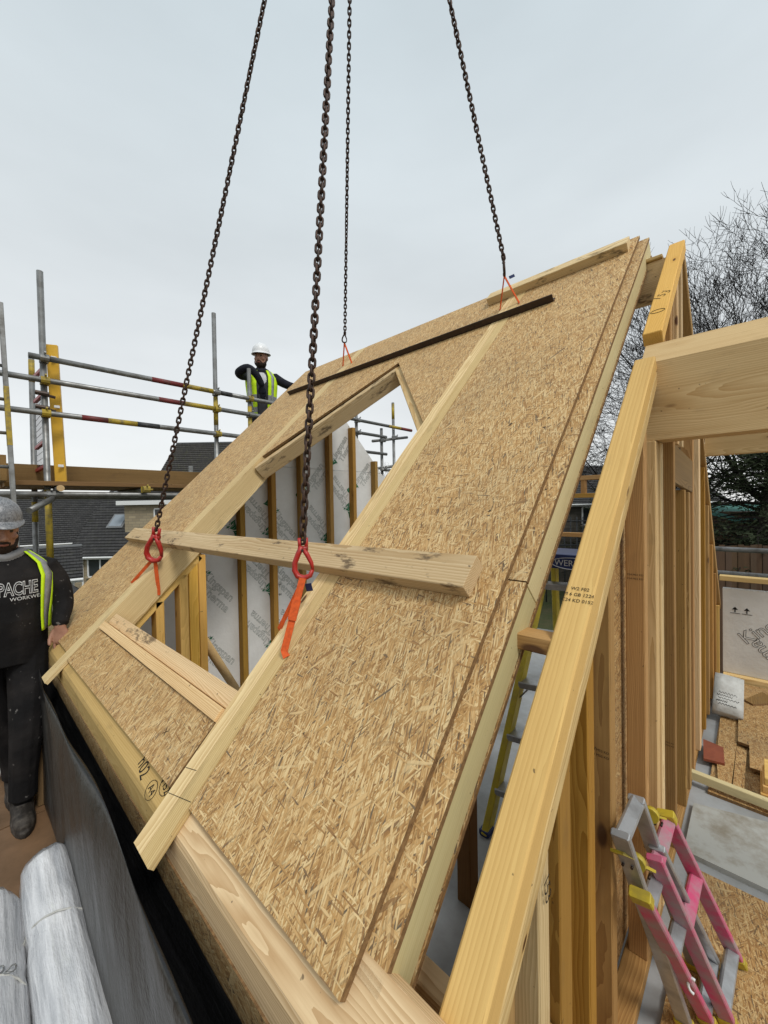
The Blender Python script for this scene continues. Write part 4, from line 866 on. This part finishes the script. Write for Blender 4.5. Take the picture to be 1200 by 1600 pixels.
def head(B, c_, yaw, pitch, skin='skin', beard='hair', s=1.):
    """c_ the centre of the head; returns its frame (x left, y front, z up)"""
    T = Matrix.Translation(c_) @ Matrix.Rotation(yaw, 4, 'Z') @ Matrix.Rotation(pitch, 4, 'X')
    def rg(z, y, a, b): return [T @ (V((0, y, z))+V((a*math.cos(t_), b*math.sin(t_)*(1.06 if math.sin(t_) > 0 else 1), 0)))*s for t_ in [2*math.pi*k/18 for k in range(18)]]
    B.add(loft([rg(z, y, a, b) for z, y, a, b in ((-.112, .035, .028, .030), (-.098, .022, .048, .060), (-.07, .012, .060, .078), (-.035, .004, .067, .088), (0, 0, .072, .094), (.04, -.004, .075, .098), (.08, -.008, .068, .09), (.11, -.01, .04, .055))]), skin)
    E_ = lambda x, y, z, a, b, c, mt: B.ell(T @ (V((x, y, z))*s), (T.to_3x3() @ V((a, 0, 0)))*s, (T.to_3x3() @ V((0, b, 0)))*s, (T.to_3x3() @ V((0, 0, c)))*s, mt)
    n0, n1 = T @ (V((0, .094, .012))*s), T @ (V((0, .113, -.030))*s); B.limb([(*n0, .009*s), (*n0.lerp(n1, .6), .0105*s), (*n1, .0145*s)], skin, 8)
    for x in (-1, 1):
        E_(.012*x, .104, -.033, .009, .009, .007, skin); E_(.075*x, -.008, -.008, .010, .020, .032, skin)
        E_(.030*x, .093, .026, .020, .010, .006, skin); E_(.030*x, .0885, .010, .0125, .008, .0065, 'eye'); E_(.031*x, .0955, .0335, .017, .006, .0042, beard); E_(.045*x, .07, -.022, .02, .02, .018, skin)
    E_(0, .097, -.062, .022, .010, .0065, 'skin_lip')
    # beard: jaw, chin and moustache
    B.add(loft([rg(z, y, a, b) for z, y, a, b in ((-.122, .034, .030, .032), (-.106, .022, .054, .064), (-.085, .013, .062, .079), (-.070, .011, .064, .082))]), beard)
    for x in (-1, 1): B.limb([(*(T @ (V((.072*x, .012, -.02))*s)), .008*s), (*(T @ (V((.066*x, .035, -.06))*s)), .012*s), (*(T @ (V((.048*x, .062, -.085))*s)), .014*s)], beard, 8)
    B.limb([(*(T @ (V((.030, .088, -.060))*s)), .005*s), (*(T @ (V((.0, .1015, -.049))*s)), .0065*s), (*(T @ (V((-.030, .088, -.060))*s)), .005*s)], beard, 8)
    return T
def helmet(name, T, mat, parent, label, s=1.):
    """T head frame in world; dome with ridges, peak and rim"""
    rows, n = [], 40; vs_, fs = [], []
    for i in range(11):
        a = math.pi/2*i/10
        for k in range(n):
            t_ = 2*math.pi*k/n; rg_ = 1+.025*max(0, math.cos((t_-math.pi/2)*2))*math.sin(a*1)*0; x, y = math.cos(t_)*.108*math.cos(a*.985), math.sin(t_)*.134*math.cos(a*.985)
            rid = .005*math.exp(-(x/.016)**2)*(math.sin(a) > .2)+.003*math.exp(-((abs(x)-.045)/.01)**2)*(math.sin(a) > .45); vs_.append(V((x, y-.008, .045+.122*math.sin(a)**.92+rid)))
    for i in range(10):
        for k in range(n): fs.append((i*n+k, i*n+(k+1) % n, (i+1)*n+(k+1) % n, (i+1)*n+k))
    fs.append(tuple(range(10*n, 11*n)))
    o = len(vs_)
    for j, (k_, dz) in enumerate(((1., .002), (1.02, -.012), (1.09, -.016), (1.09, -.021), (.99, -.015))):
        for k in range(n):
            t_ = 2*math.pi*k/n; fr_ = max(0, math.sin(t_))**2; ext = 1+(k_-1)+(k_-1)*2.6*fr_*1.4
            vs_.append(V((math.cos(t_)*.108*(1+(k_-1)*1.0), math.sin(t_)*.134*ext-.008, .045+dz-.010*fr_*(j in (2, 3)))))
    for j in range(4):
        for k in range(n): fs.append((o+j*n+k, o+(j+1)*n+k, o+(j+1)*n+(k+1) % n, o+j*n+(k+1) % n))
    pw = LOC[parent.name]
    ob = mesh(name, [v*s for v in vs_], fs, mat, parent, T, True); ob['label'] = label
    return ob
def vest(parent, toF, rings, cols, zb_, zt_, bands, label, off=.012, nz=26):
    """garment shell over the torso rings (z, cx, cy, a, b); cols = [(angle0, angle1, material)], 0 = front, + = left"""
    def at_(z):
        for r1, r2 in zip(rings, rings[1:]):
            if r1[0] <= z <= r2[0]: t_ = (z-r1[0])/(r2[0]-r1[0]); return [p+(q-p)*t_ for p, q in zip(r1, r2)]
        return rings[-1]
    vs_, fs, idx, mats = [], [], [], []
    for a0, a1, mt in cols:
        if mt not in mats: mats.append(mt)
        na = max(2, int(abs(a1-a0)/9)); o = len(vs_)
        for i in range(nz+1):
            z = zb_+(zt_-zb_)*i/nz; _, cx, cy, a, b = at_(z)
            for k in range(na+1):
                t_ = rad(a0+(a1-a0)*k/na); wv = .006*math.sin(7*t_+z*9)*(1-.6*(z-zb_)/(zt_-zb_))
                vs_.append(toF @ V((cx+math.sin(t_)*(a+off+wv), cy+math.cos(t_)*(b+off+wv), z)))
        for i in range(nz):
            zc = zb_+(zt_-zb_)*(i+.5)/nz; m_ = mt
            for b0, b1, bm2 in bands:
                if b0 < zc < b1: m_ = bm2
            if m_ not in mats: mats.append(m_)
            for k in range(na): fs.append((o+i*(na+1)+k, o+i*(na+1)+k+1, o+(i+1)*(na+1)+k+1, o+(i+1)*(na+1)+k)); idx.append(mats.index(m_))
    ob = mesh('hi_vis_vest', vs_, fs, mats, parent, smooth=True, idx=idx); ob['label'] = label
    md = ob.modifiers.new('t', 'SOLIDIFY'); md.thickness = .004
    return ob
def torso(B, rings, mat): B.add(loft([ring_at(V((cx, cy, z)), V((a, 0, 0)), V((0, b, 0)), 20) for z, cx, cy, a, b in rings]), mat)

# the worker in black by the eaves: local x = his left, y = his front
w1 = thing('person', 'worker in black sweatshirt and grey helmet resting a hand on the wall plate', 'person', (.165, 2.98, 0))
yaw = rad(-92); T1 = Matrix.Translation((.165, 2.98, 0)) @ Matrix.Rotation(yaw-rad(90), 4, 'Z') @ Matrix.Diagonal((-1, 1, 1, 1))
B = Body()
TR = [(.84, 0, 0, .165, .125), (.95, 0, .0, .172, .135), (1.08, 0, .012, .172, .145), (1.2, 0, .012, .182, .14), (1.30, 0, .004, .19, .128), (1.37, 0, -.004, .168, .105), (1.42, 0, -.008, .112, .084), (1.455, 0, -.004, .070, .068)]
torso(B, TR, 'work_black')
B.limb([(0, .0, 1.42, .058), (0, .012, 1.50, .055)], 'skin')
B.limb([(.07, .01, 1.435, .024), (.048, .058, 1.425, .021), (0, .08, 1.408, .018), (-.048, .058, 1.425, .021), (-.07, .01, 1.435, .024), (0, -.07, 1.45, .03)], 'hood_grey', 10)
TH = head(B, V((-.022, .03, 1.56)), rad(-12), rad(-12), s=1.0)
# left arm down to the plate, right arm hanging
B.limb([(.165, -.01, 1.345, .062), (.222, -.005, 1.24, .057), (.24, .03, 1.12, .05), (.222, .085, 1.05, .043), (.216, .105, 1.02, .040)], 'work_black')
hand(B, (.213, .115, 1.005), (.06, .16, -1), (-.35, .85, .15), 'skin', .175, 1, .26)
B.limb([(-.165, -.01, 1.345, .062), (-.225, -.02, 1.22, .057), (-.25, .0, 1.08, .05), (-.25, .06, .93, .042), (-.25, .07, .90, .041)], 'work_black')
hand(B, (-.25, .075, .885), (0, .15, -1), (.9, .2, 0), 'skin', .165, -1, .4)
B.limb([(.085, 0, .90, .098), (.075, .05, .70, .088), (.06, .10, .47, .072), (.045, .09, .25, .062), (.04, .08, .12, .062)], 'work_black'); B.limb([(-.085, 0, .90, .098), (-.08, -.06, .70, .086), (-.03, -.11, .47, .072), (.01, -.16, .25, .062), (.02, -.19, .12, .062)], 'work_black')
for x, y in ((.035, .08), (.02, -.19)):
    B.limb([(x, y-.05, .12, .052), (x, y-.02, .06, .052), (x, y+.06, .045, .046), (x, y+.15, .04, .042)], 'boot'); B.add(loft([ring_at(V((x, y+.05, z)), V((.052, 0, 0)), V((0, .15, 0)), 16) for z in (.0, .012, .03)]), 'boot')
ob1 = B.build('body', w1, .0045, T1)
bv1 = BVHTree.FromPolygons([LOC[w1.name] @ v.co for v in ob1.data.vertices], [tuple(p.vertices) for p in ob1.data.polygons])
helmet('hard_hat', T1 @ TH @ Matrix.Translation((0, -.004, .022)), 'helmet_grey', w1, 'grey weave-patterned hard hat', .9)
vest(w1, T1, TR, [(45, 52, 'hivis'), (52, 70, 'reflective'), (70, 106, 'hivis'), (106, 254, 'hivis'), (254, 310, 'hivis'), (310, 322, 'hivis')], 1.0, 1.435, [], 'open yellow hi-vis waistcoat with grey reflective strips')
def on_body(s_, size, c_, mat, off, lift, bv, T, parent, sx=1.):
    me_ = text('chest_lettering', s_, size, Matrix(), mat, None, off, sx); me = me_.data; LOCi = LOC[parent.name].inverted()
    bm2 = bmesh.new(); bm2.from_mesh(me); bmesh.ops.triangulate(bm2, faces=bm2.faces[:]); bmesh.ops.subdivide_edges(bm2, edges=[e_ for e_ in bm2.edges if e_.calc_length() > .02], cuts=2)
    fd = (T.to_3x3() @ V((0, 1, 0))).normalized()
    for v in bm2.verts:
        p = T @ (V((v.co.x, .6, v.co.y))+V(c_)); h_ = bv.ray_cast(p, -fd); v.co = (h_[0]+fd*lift) if h_[0] else p-fd*.45
    bm2.to_mesh(me); bm2.free(); COL.objects.unlink(me_); me.transform(LOCi); me_.parent = parent; me_.matrix_basis = Matrix(); COL.objects.link(me_)
on_body('APACHE', .092, (.028, 0, 1.245), 'letter_white', .0036, .004, bv1, T1, w1, .56); on_body('APACHE', .092, (.028, 0, 1.245), 'work_black', -.0006, .0056, bv1, T1, w1, .56)
on_body('WORKWEAR', .026, (.088, 0, 1.195), 'letter_white', 0, .004, bv1, T1, w1)

# the worker on the upper platform
P2 = V((2.78, 4.78, 1.912)); yaw2 = rad(-118)
w2 = thing('person', 'worker in white helmet and yellow hi-vis waistcoat leaning on the scaffold post', 'person', P2)
T2 = Matrix.Translation(P2) @ Matrix.Rotation(yaw2-rad(90), 4, 'Z') @ Matrix.Diagonal((-1.06, 1.06, 1.06, 1))
B = Body()
TR2 = [(.86, 0, -.02, .150, .11), (.98, 0, -.01, .155, .115), (1.12, 0, .01, .165, .125), (1.26, 0, .02, .178, .125), (1.36, 0, .02, .18, .108), (1.43, 0, .015, .13, .085), (1.475, 0, .02, .068, .066)]
torso(B, TR2, 'cloth_charcoal')
B.ell(V((.0, .10, 1.30)), V((.075, 0, 0)), V((0, .05, 0)), V((0, 0, .11)), 'cloth_white')
B.limb([(0, .02, 1.45, .056), (0, .035, 1.53, .054)], 'skin')
B.limb([(.07, .03, 1.45, .026), (.045, .085, 1.44, .024), (0, .10, 1.425, .022), (-.045, .085, 1.44, .024), (-.07, .03, 1.45, .026), (0, -.05, 1.47, .03)], 'cloth_navy', 10)
TH2 = head(B, V((0, .055, 1.60)), rad(22), rad(-8))
B.limb([(-.155, .02, 1.385, .06), (-.225, .13, 1.345, .056), (-.255, .27, 1.335, .05), (-.16, .36, 1.365, .046), (-.07, .345, 1.30, .042), (-.01, .31, 1.20, .037)], 'cloth_navy')
hand(B, (-.005, .30, 1.185), (.10, -.12, -1), (.2, -.9, 0), 'cloth_navy', .165, -1, .3)
B.limb([(.155, .02, 1.385, .06), (.27, .05, 1.31, .054), (.40, .10, 1.26, .048), (.53, .18, 1.265, .041), (.60, .23, 1.27, .037)], 'cloth_navy')
hand(B, (.62, .245, 1.27), (1, .4, -.05), (0, .1, -1), 'skin', .165, 1, .25)
for x in (-1, 1):
    B.limb([(.08*x, -.01, .90, .09), (.09*x, .0, .68, .08), (.095*x, .0, .46, .066), (.10*x, -.03, .22, .056), (.10*x, -.04, .1, .055)], 'cloth_navy'); B.limb([(.10*x, -.06, .08, .048), (.10*x, .0, .05, .045), (.105*x, .12, .04, .04)], 'boot')
B.build('body', w2, .008, T2)
helmet('hard_hat', T2 @ TH2 @ Matrix.Translation((0, -.004, .018)), 'helmet_white', w2, 'white hard hat', .95)
vest(w2, T2, TR2, [(22, 36, 'hivis'), (36, 50, 'reflective'), (50, 90, 'hivis'), (90, 270, 'hivis'), (270, 302, 'hivis'), (302, 320, 'reflective'), (320, 340, 'hivis')], .90, 1.44, [(.93, .98, 'reflective'), (1.07, 1.12, 'reflective')], 'yellow hi-vis waistcoat with grey stripes')

# ---------------------------------------------------------------- houses beyond the scaffold
def CW(r_, f_, z): return r0*r_+f0*f_+V((0, 0, z))
class House:
    """gabled house: local x along the ridge, y towards the viewer, z up"""
    def __init__(s, name, label, c_, ang, L, D, ze, zrd, wall, roof_, over=.3):
        s.o = thing(name, label, 'house', c_); s.T = Matrix.Translation(V((c_[0], c_[1], 0))) @ Matrix.Rotation(ang, 4, 'Z'); s.L, s.D, s.ze, s.zr = L, D, ze, zrd; a, b = L/2, D/2
        # walls as one prism with gables
        pr = [(-b, GZ), (b, GZ), (b, ze), (0, zrd-.12), (-b, ze)]; n = 5
        vs_ = [(-a, p[0], p[1]) for p in pr]+[(a, p[0], p[1]) for p in pr]
        fs = [tuple(range(n)), tuple(range(n, 2*n))[::-1]]+[((i+1) % n, i, i+n, (i+1) % n+n) for i in range(n)]
        mesh('wall', vs_, fs, wall, s.o, s.T)
        for sg in (1, -1): s.slope(a+over, b+over*.8, sg, roof_)
        vs2, fs2 = boxdata(L+2*over, .14, .10, .02); mesh('ridge_tiles', vs2, fs2, 'lead_grey', s.o, s.T @ Matrix.Translation((0, 0, zrd+.06)))
        vs2, fs2 = boxdata(L+2*over, .05, .16, .01); mesh('fascia', vs2, fs2, 'white_paint', s.o, s.T @ Matrix.Translation((0, b+over*.8-.02, s.ze-(over*.8)*(zrd-ze)/b-.09)))
        vs2, fs2 = boxdata(L+2*over, .11, .09, .03); mesh('gutter', vs2, fs2, 'white_paint', s.o, s.T @ Matrix.Translation((0, b+over*.8+.07, s.ze-(over*.8)*(zrd-ze)/b-.06)))
    def slope(s, a, b, sg, mat):
        k = (s.zr-s.ze)/(s.D/2); zl_ = s.zr-k*b; up_ = V((0, -sg*b, s.zr-zl_)); sl_ = up_.length; up_.normalize(); x = V((-sg, 0, 0)); nrm = x.cross(up_)
        fr = Matrix((x, up_, nrm)).transposed().to_4x4(); fr.translation = V((0, sg*b, zl_)); n = max(4, int(sl_/.22)); h = sl_/n; vs_, fs = [], []
        for i in range(n): vs_ += [(-a, i*h, .055), (a, i*h, .055), (a, (i+1)*h, .022), (-a, (i+1)*h, .022)]; fs.append((4*i, 4*i+1, 4*i+2, 4*i+3))
        for i in range(n-1): fs.append((4*i+3, 4*i+2, 4*i+5, 4*i+4))
        o = len(vs_); vs_ += [(-a, 0, -.04), (a, 0, -.04), (a, sl_, -.04), (-a, sl_, -.04)]; fs += [(o+3, o+2, o+1, o), (o, o+1, 1, 0), (o+1, o+2, o-2, 1), (o+3, o, 0, o-1)]
        mesh('roof', vs_, fs, mat, s.o, s.T @ fr)
    def window(s, x, z0, z1, w, y, panes=2, T=None, par=None, mat='glass_dark'):
        T = T or s.T; par = par or s.o; mb = MB(); t_ = .07; n = panes
        for zz_ in (z0, z1): mb.box((x-w/2, y-.02, zz_-t_/2), (x+w/2, y+.05, zz_+t_/2))
        for k in range(n+1): xx = x-w/2+w*k/n; mb.box((xx-t_/2, y-.018, z0+t_/2), (xx+t_/2, y+.048, z1-t_/2))
        f_ = mesh('window', [v for v in mb.v], mb.f, 'white_paint', par, T)
        for k in range(n): vs2, fs2 = boxdata(w/n-t_, .02, z1-z0-t_, .001); mesh('pane', vs2, fs2, mat, f_, T @ Matrix.Translation((x-w/2+w*(k+.5)/n, y, (z0+z1)/2)))
        vs2, fs2 = boxdata(w+.2, .16, .06, .01); mesh('sill', vs2, fs2, 'stone_block', f_, T @ Matrix.Translation((x, y+.03, z0-.068)))
angr = math.atan2(r0.y, r0.x)+math.pi        # local y then points back at the camera
hA = House('stone_house', 'stone cottage with dark tiled roof, stone dormer and a roof window', CW(-11.9, 26, 0), angr, 10.8, 8, -.62, 3.22, 'stone_block', 'tile_dark')
# dormer: local x is -R direction
def la(R_): return -(R_+11.9)
dm = mesh('dormer', *(lambda d: (d[0], d[1]))(boxdata(3.4, 2.2, 1.95, .01)), 'stone_block', hA.o, hA.T @ Matrix.Translation((la(-13.3), 1.9, 1.0)))
vs2, fs2 = boxdata(3.9, 2.7, .16, .02); mesh('dormer_roof', vs2, fs2, 'lead_grey', dm, hA.T @ Matrix.Translation((la(-13.3), 1.9, 2.07)))
vs2, fs2 = boxdata(3.94, .06, .24, .01); mesh('dormer_fascia', vs2, fs2, 'white_paint', dm, hA.T @ Matrix.Translation((la(-13.3), 3.28, 2.06)))
hA.window(la(-12.6), .55, 1.7, 1.3, 3.0, 2, None, dm)
hA.window(la(-15.75), -2.0, -.95, 1.35, 4.0, 2); hA.window(la(-11), -2.0, -.95, 1.8, 4.0, 3)
mb = MB(); mb.tube([hA.T @ V((la(-16.7), 4.07, -.7)), hA.T @ V((la(-16.7), 4.07, GZ))], .045, 8); mb.build('drainpipe', 'white_paint', hA.o)
k_ = (3.22+.62)/4; up_ = V((0, -1, k_)).normalized(); sk = Matrix((V((-1, 0, 0)), up_, V((-1, 0, 0)).cross(up_))).transposed().to_4x4(); sk.translation = V((la(-15.75), 2.35, 3.22-k_*2.35))
vs2, fs2 = boxdata(.95, 1.15, .12, .02); f_ = mesh('roof_window', vs2, fs2, 'lead_grey', hA.o, hA.T @ sk @ Matrix.Translation((0, 0, .06))); vs2, fs2 = boxdata(.72, .92, .03, .005); mesh('pane', vs2, fs2, 'skylight_glass', f_, hA.T @ sk @ Matrix.Translation((0, 0, .125)))
mb = MB(); mb.box((-.4, -.3, 2.9), (.4, .3, 4.1)); mesh('chimney', mb.v, mb.f, 'brick_dark', hA.o, hA.T @ Matrix.Translation((la(-13.2), -1.2, .0)))
def radial(px_, d, shift=0):
    a = math.atan((px_-600)/622); dr = f0*math.cos(a)+r0*math.sin(a); rt = r0*math.cos(a)-f0*math.sin(a); return dr*d+rt*shift, math.atan2(rt.y, rt.x)+math.pi
c_, a_ = radial(166, 37.2, -9.3); hB = House('tiled_house', 'house with a plain dark tiled roof and pale verge behind the black-clad worker', c_, a_, 18, 8.4, -.2, 2.95, 'stone_block', 'tile_dark')
c_, a_ = radial(122, 21, -3.2); hB2 = House('lean_to', 'low dark-tiled outbuilding with pale walls in front of the tiled house', c_, a_, 6, 3.6, -.75, .15, 'white_paint', 'tile_dark')
c_, a_ = radial(38, 13.5, -.6); hG = House('white_gable', 'small white rendered gable beside the black-clad worker', c_, a_+rad(90), 4, 3.2, -.65, .95, 'white_paint', 'tile_dark')
hC = House('mossy_house', 'tall house with a mossy tiled roof rising above the platform', CW(-9.7, 30, 0), angr, 11, 8, 2.5, 6.55, 'stone_block', 'tile_mossy')
vs2, fs2 = boxdata(.4, .5, .06, .01); k_ = (6.55-2.5)/4; up_ = V((0, -1, k_)).normalized(); sk = Matrix((V((-1, 0, 0)), up_, V((-1, 0, 0)).cross(up_))).transposed().to_4x4(); sk.translation = V((1.6, 2.9, 6.55-k_*2.9)); mesh('roof_vent', vs2, fs2, 'skylight_glass', hC.o, hC.T @ sk @ Matrix.Translation((0, 0, .07)))
hD = House('dark_house', 'dark stone house with white window seen through the gap beside the gable rafter', CW(13.5, 27, 0), angr, 12, 8, 1.7, 4.0, 'stone_dark', 'tile_dark'); hD.window(-(12.2-13.5), .35, 1.35, 1.5, 4.0, 2); hD.window(-(9.2-13.5), .35, 1.35, 1.5, 4.0, 2); hD.window(-(16-13.5), .35, 1.35, 1.5, 4.0, 2)
# railings and board fence
rf = thing('railing', 'black metal railing in front of the dark stone house', 'railing', CW(9, 19, GZ))
tube('rail', [CW(5, 19, .75), CW(14, 19, .75)], .03, 'tube_black', rf); tube('rail', [CW(5, 19, -.4), CW(14, 19, -.4)], .03, 'tube_black', rf)
for k in range(31): p_ = CW(5+k*.3, 19, 0); tube('picket', [p_+V((0, 0, GZ)), p_+V((0, 0, .95))], .03, 'tube_black', rf, 6)
wf = thing('board_fence', 'dark brown close-boarded garden fence under the evergreen', 'fence', CW(10, 10.6, GZ))
for k in range(52):
    p_ = CW(6.2+k*.165, 10.6, 0)+f0*.015*(k % 2); timber('board', p_+V((0, 0, GZ)), p_+V((0, 0, .42+.02*math.sin(k*2.3))), .16, .018, 'fence_wood', wf, f0)
for z in (-.1, -1.6): timber('fence_rail', CW(6.1, 10.66, z), CW(14.8, 10.66, z), .05, .08, 'fence_wood', wf)
# far garden ground rise and shed
sh = thing('garden_shed', 'low shed with a teal felt roof behind the fence', 'shed', CW(14, 15, GZ))
mb = MB(); fr = frame(CW(14, 15, -.9), r0, (0, 0, 1)); mb.add(boxdata(3, 2.2, 4.2), fr); o = mb.build('wall', 'fence_wood', sh); mb = MB(); mb.add(boxdata(3.4, 2.6, .12), fr @ Matrix.Translation((0, 0, 2.05)) @ Matrix.Rotation(rad(12), 4, 'X')); mb.build('roof', 'teal_net', sh)

# ---------------------------------------------------------------- trees
def bare_tree(name, label, base, H, seed, lean=(0, 0), spread=.62, trunk_r=.22, levels=6, group=None, first=.25):
    rr = random.Random(seed); t = thing(name, label, 'tree', base, group); base = V(base)
    TB, CB = MB(), MB()
    def seg(mbx, a, b, ra, rb, n):
        d = (b-a).normalized(); u = d.orthogonal().normalized(); w = d.cross(u); o = len(mbx.v)
        for p, r_ in ((a, ra), (b, rb)):
            for k in range(n): an = 2*math.pi*k/n; mbx.v.append(p+(u*math.cos(an)+w*math.sin(an))*r_)
        for k in range(n): mbx.f.append((o+k, o+(k+1) % n, o+n+(k+1) % n, o+n+k)); mbx.i.append(0)
    def grow(p, d, L, r_, lv):
        nseg = 5 if lv < 2 else (4 if lv < 4 else 3); q = p
        for i in range(nseg):
            d = (d+V((rr.gauss(0, .10), rr.gauss(0, .10), rr.gauss(0, .08)+(.035 if lv > 1 else .01)))).normalized(); q2 = q+d*L/nseg; r2 = r_*(1-.5*(i+1)/nseg)/(1-.5*i/nseg)
            rA = r_*(1-.5*i/nseg); rB = r_*(1-.5*(i+1)/nseg)
            seg(TB if lv == 0 else CB, q, q2, rA, rB, 8 if lv == 0 else (5 if lv < 3 else 3)); q = q2
            if lv < levels and (i >= (nseg*first if lv == 0 else 1)):
                for _ in range(2 if lv == 0 else 1):
                    if lv > 2 and rr.random() < .12: continue
                    ax = d.orthogonal().normalized(); ax.rotate(Matrix.Rotation(rr.uniform(0, 6.283), 3, d)); nd = (d*math.cos(spread*1.15)+ax*math.sin(spread*1.15)*rr.uniform(.8, 1.2)).normalized()
                    grow(q, nd, L*rr.uniform(.55, .78), max(rB*rr.uniform(.5, .7), .0075), lv+1)
        if lv < levels: grow(q, d, L*.7, max(r_*.5, .0075), lv+1)
    grow(base, V((lean[0], lean[1], 1)).normalized(), H, trunk_r, 0)
    TB.build('trunk', 'bark', t); CB.build('crown', 'twig_dark', t)
    return t
bare_tree('bare_tree', 'large leafless tree spreading over the gable and beams', CW(14.7, 13.9, GZ), 5.4, 11, (-.11, .02), .56, .34, 7, 'leafless trees', .3)
bare_tree('bare_tree', 'leafless tree standing behind the gap between panel and gable', CW(10.5, 17, GZ), 4.6, 23, (.02, 0), .6, .26, 6, 'leafless trees', .35)
bare_tree('bare_tree', 'small leafless tree far off inside the dormer opening', CW(1.2, 30, GZ), 3.0, 5, (0, 0), .62, .2, 5, 'leafless trees', .3)
def evergreen(label, base, H, rad_, seed, n):
    rr = random.Random(seed); t = thing('evergreen_tree', label, 'tree', base); base = V(base)
    mb = MB(); mb.tube([base, base+V((.1, .1, H*.5)), base+V((0, 0, H))], [.28, .2, .04], 8); mb.build('trunk', 'bark', t)
    br, lf = MB(), MB()
    for i in range(n):
        z = H*(.22+.76*rr.random()); an = rr.uniform(0, 6.283); L = rad_*(1.1-.75*z/H)*rr.uniform(.7, 1.1); a = base+V((0, 0, z)); dr = V((math.cos(an), math.sin(an), rr.uniform(-.15, .25))).normalized(); pts = [a]
        for k in range(5): dr = (dr+V((rr.gauss(0, .14), rr.gauss(0, .14), -.03+rr.gauss(0, .08)))).normalized(); pts.append(pts[-1]+dr*L/5)
        br.tube(pts, [.05, .04, .032, .024, .016, .008], 4)
        for k in range(110):
            u = rr.random()**.7*4.99; j = int(u); p = pts[j].lerp(pts[j+1], u-j)+V((rr.gauss(0, .16), rr.gauss(0, .16), rr.gauss(-.05, .10))); ax = V((rr.gauss(0, 1), rr.gauss(0, 1), rr.gauss(-.3, .6))).normalized(); s_ = ax.orthogonal().normalized(); s_.rotate(Matrix.Rotation(rr.uniform(0, 6.28), 3, ax)); ln, w_ = rr.uniform(.08, .2), rr.uniform(.012, .035); o = len(lf.v)
            lf.v += [p-s_*w_, p+s_*w_, p+ax*ln]; lf.f.append((o, o+1, o+2)); lf.i.append(0)
    br.build('limbs', 'twig_dark', t); lf.build('crown', 'needle', t)
evergreen('dark evergreen tree behind the fence below the purlin beam', CW(12.2, 12.6, GZ), 6.6, 5.2, 4, 150)
evergreen('dark evergreen bush beside the dark stone house', CW(13.0, 21.5, GZ), 5.4, 4.4, 9, 80)
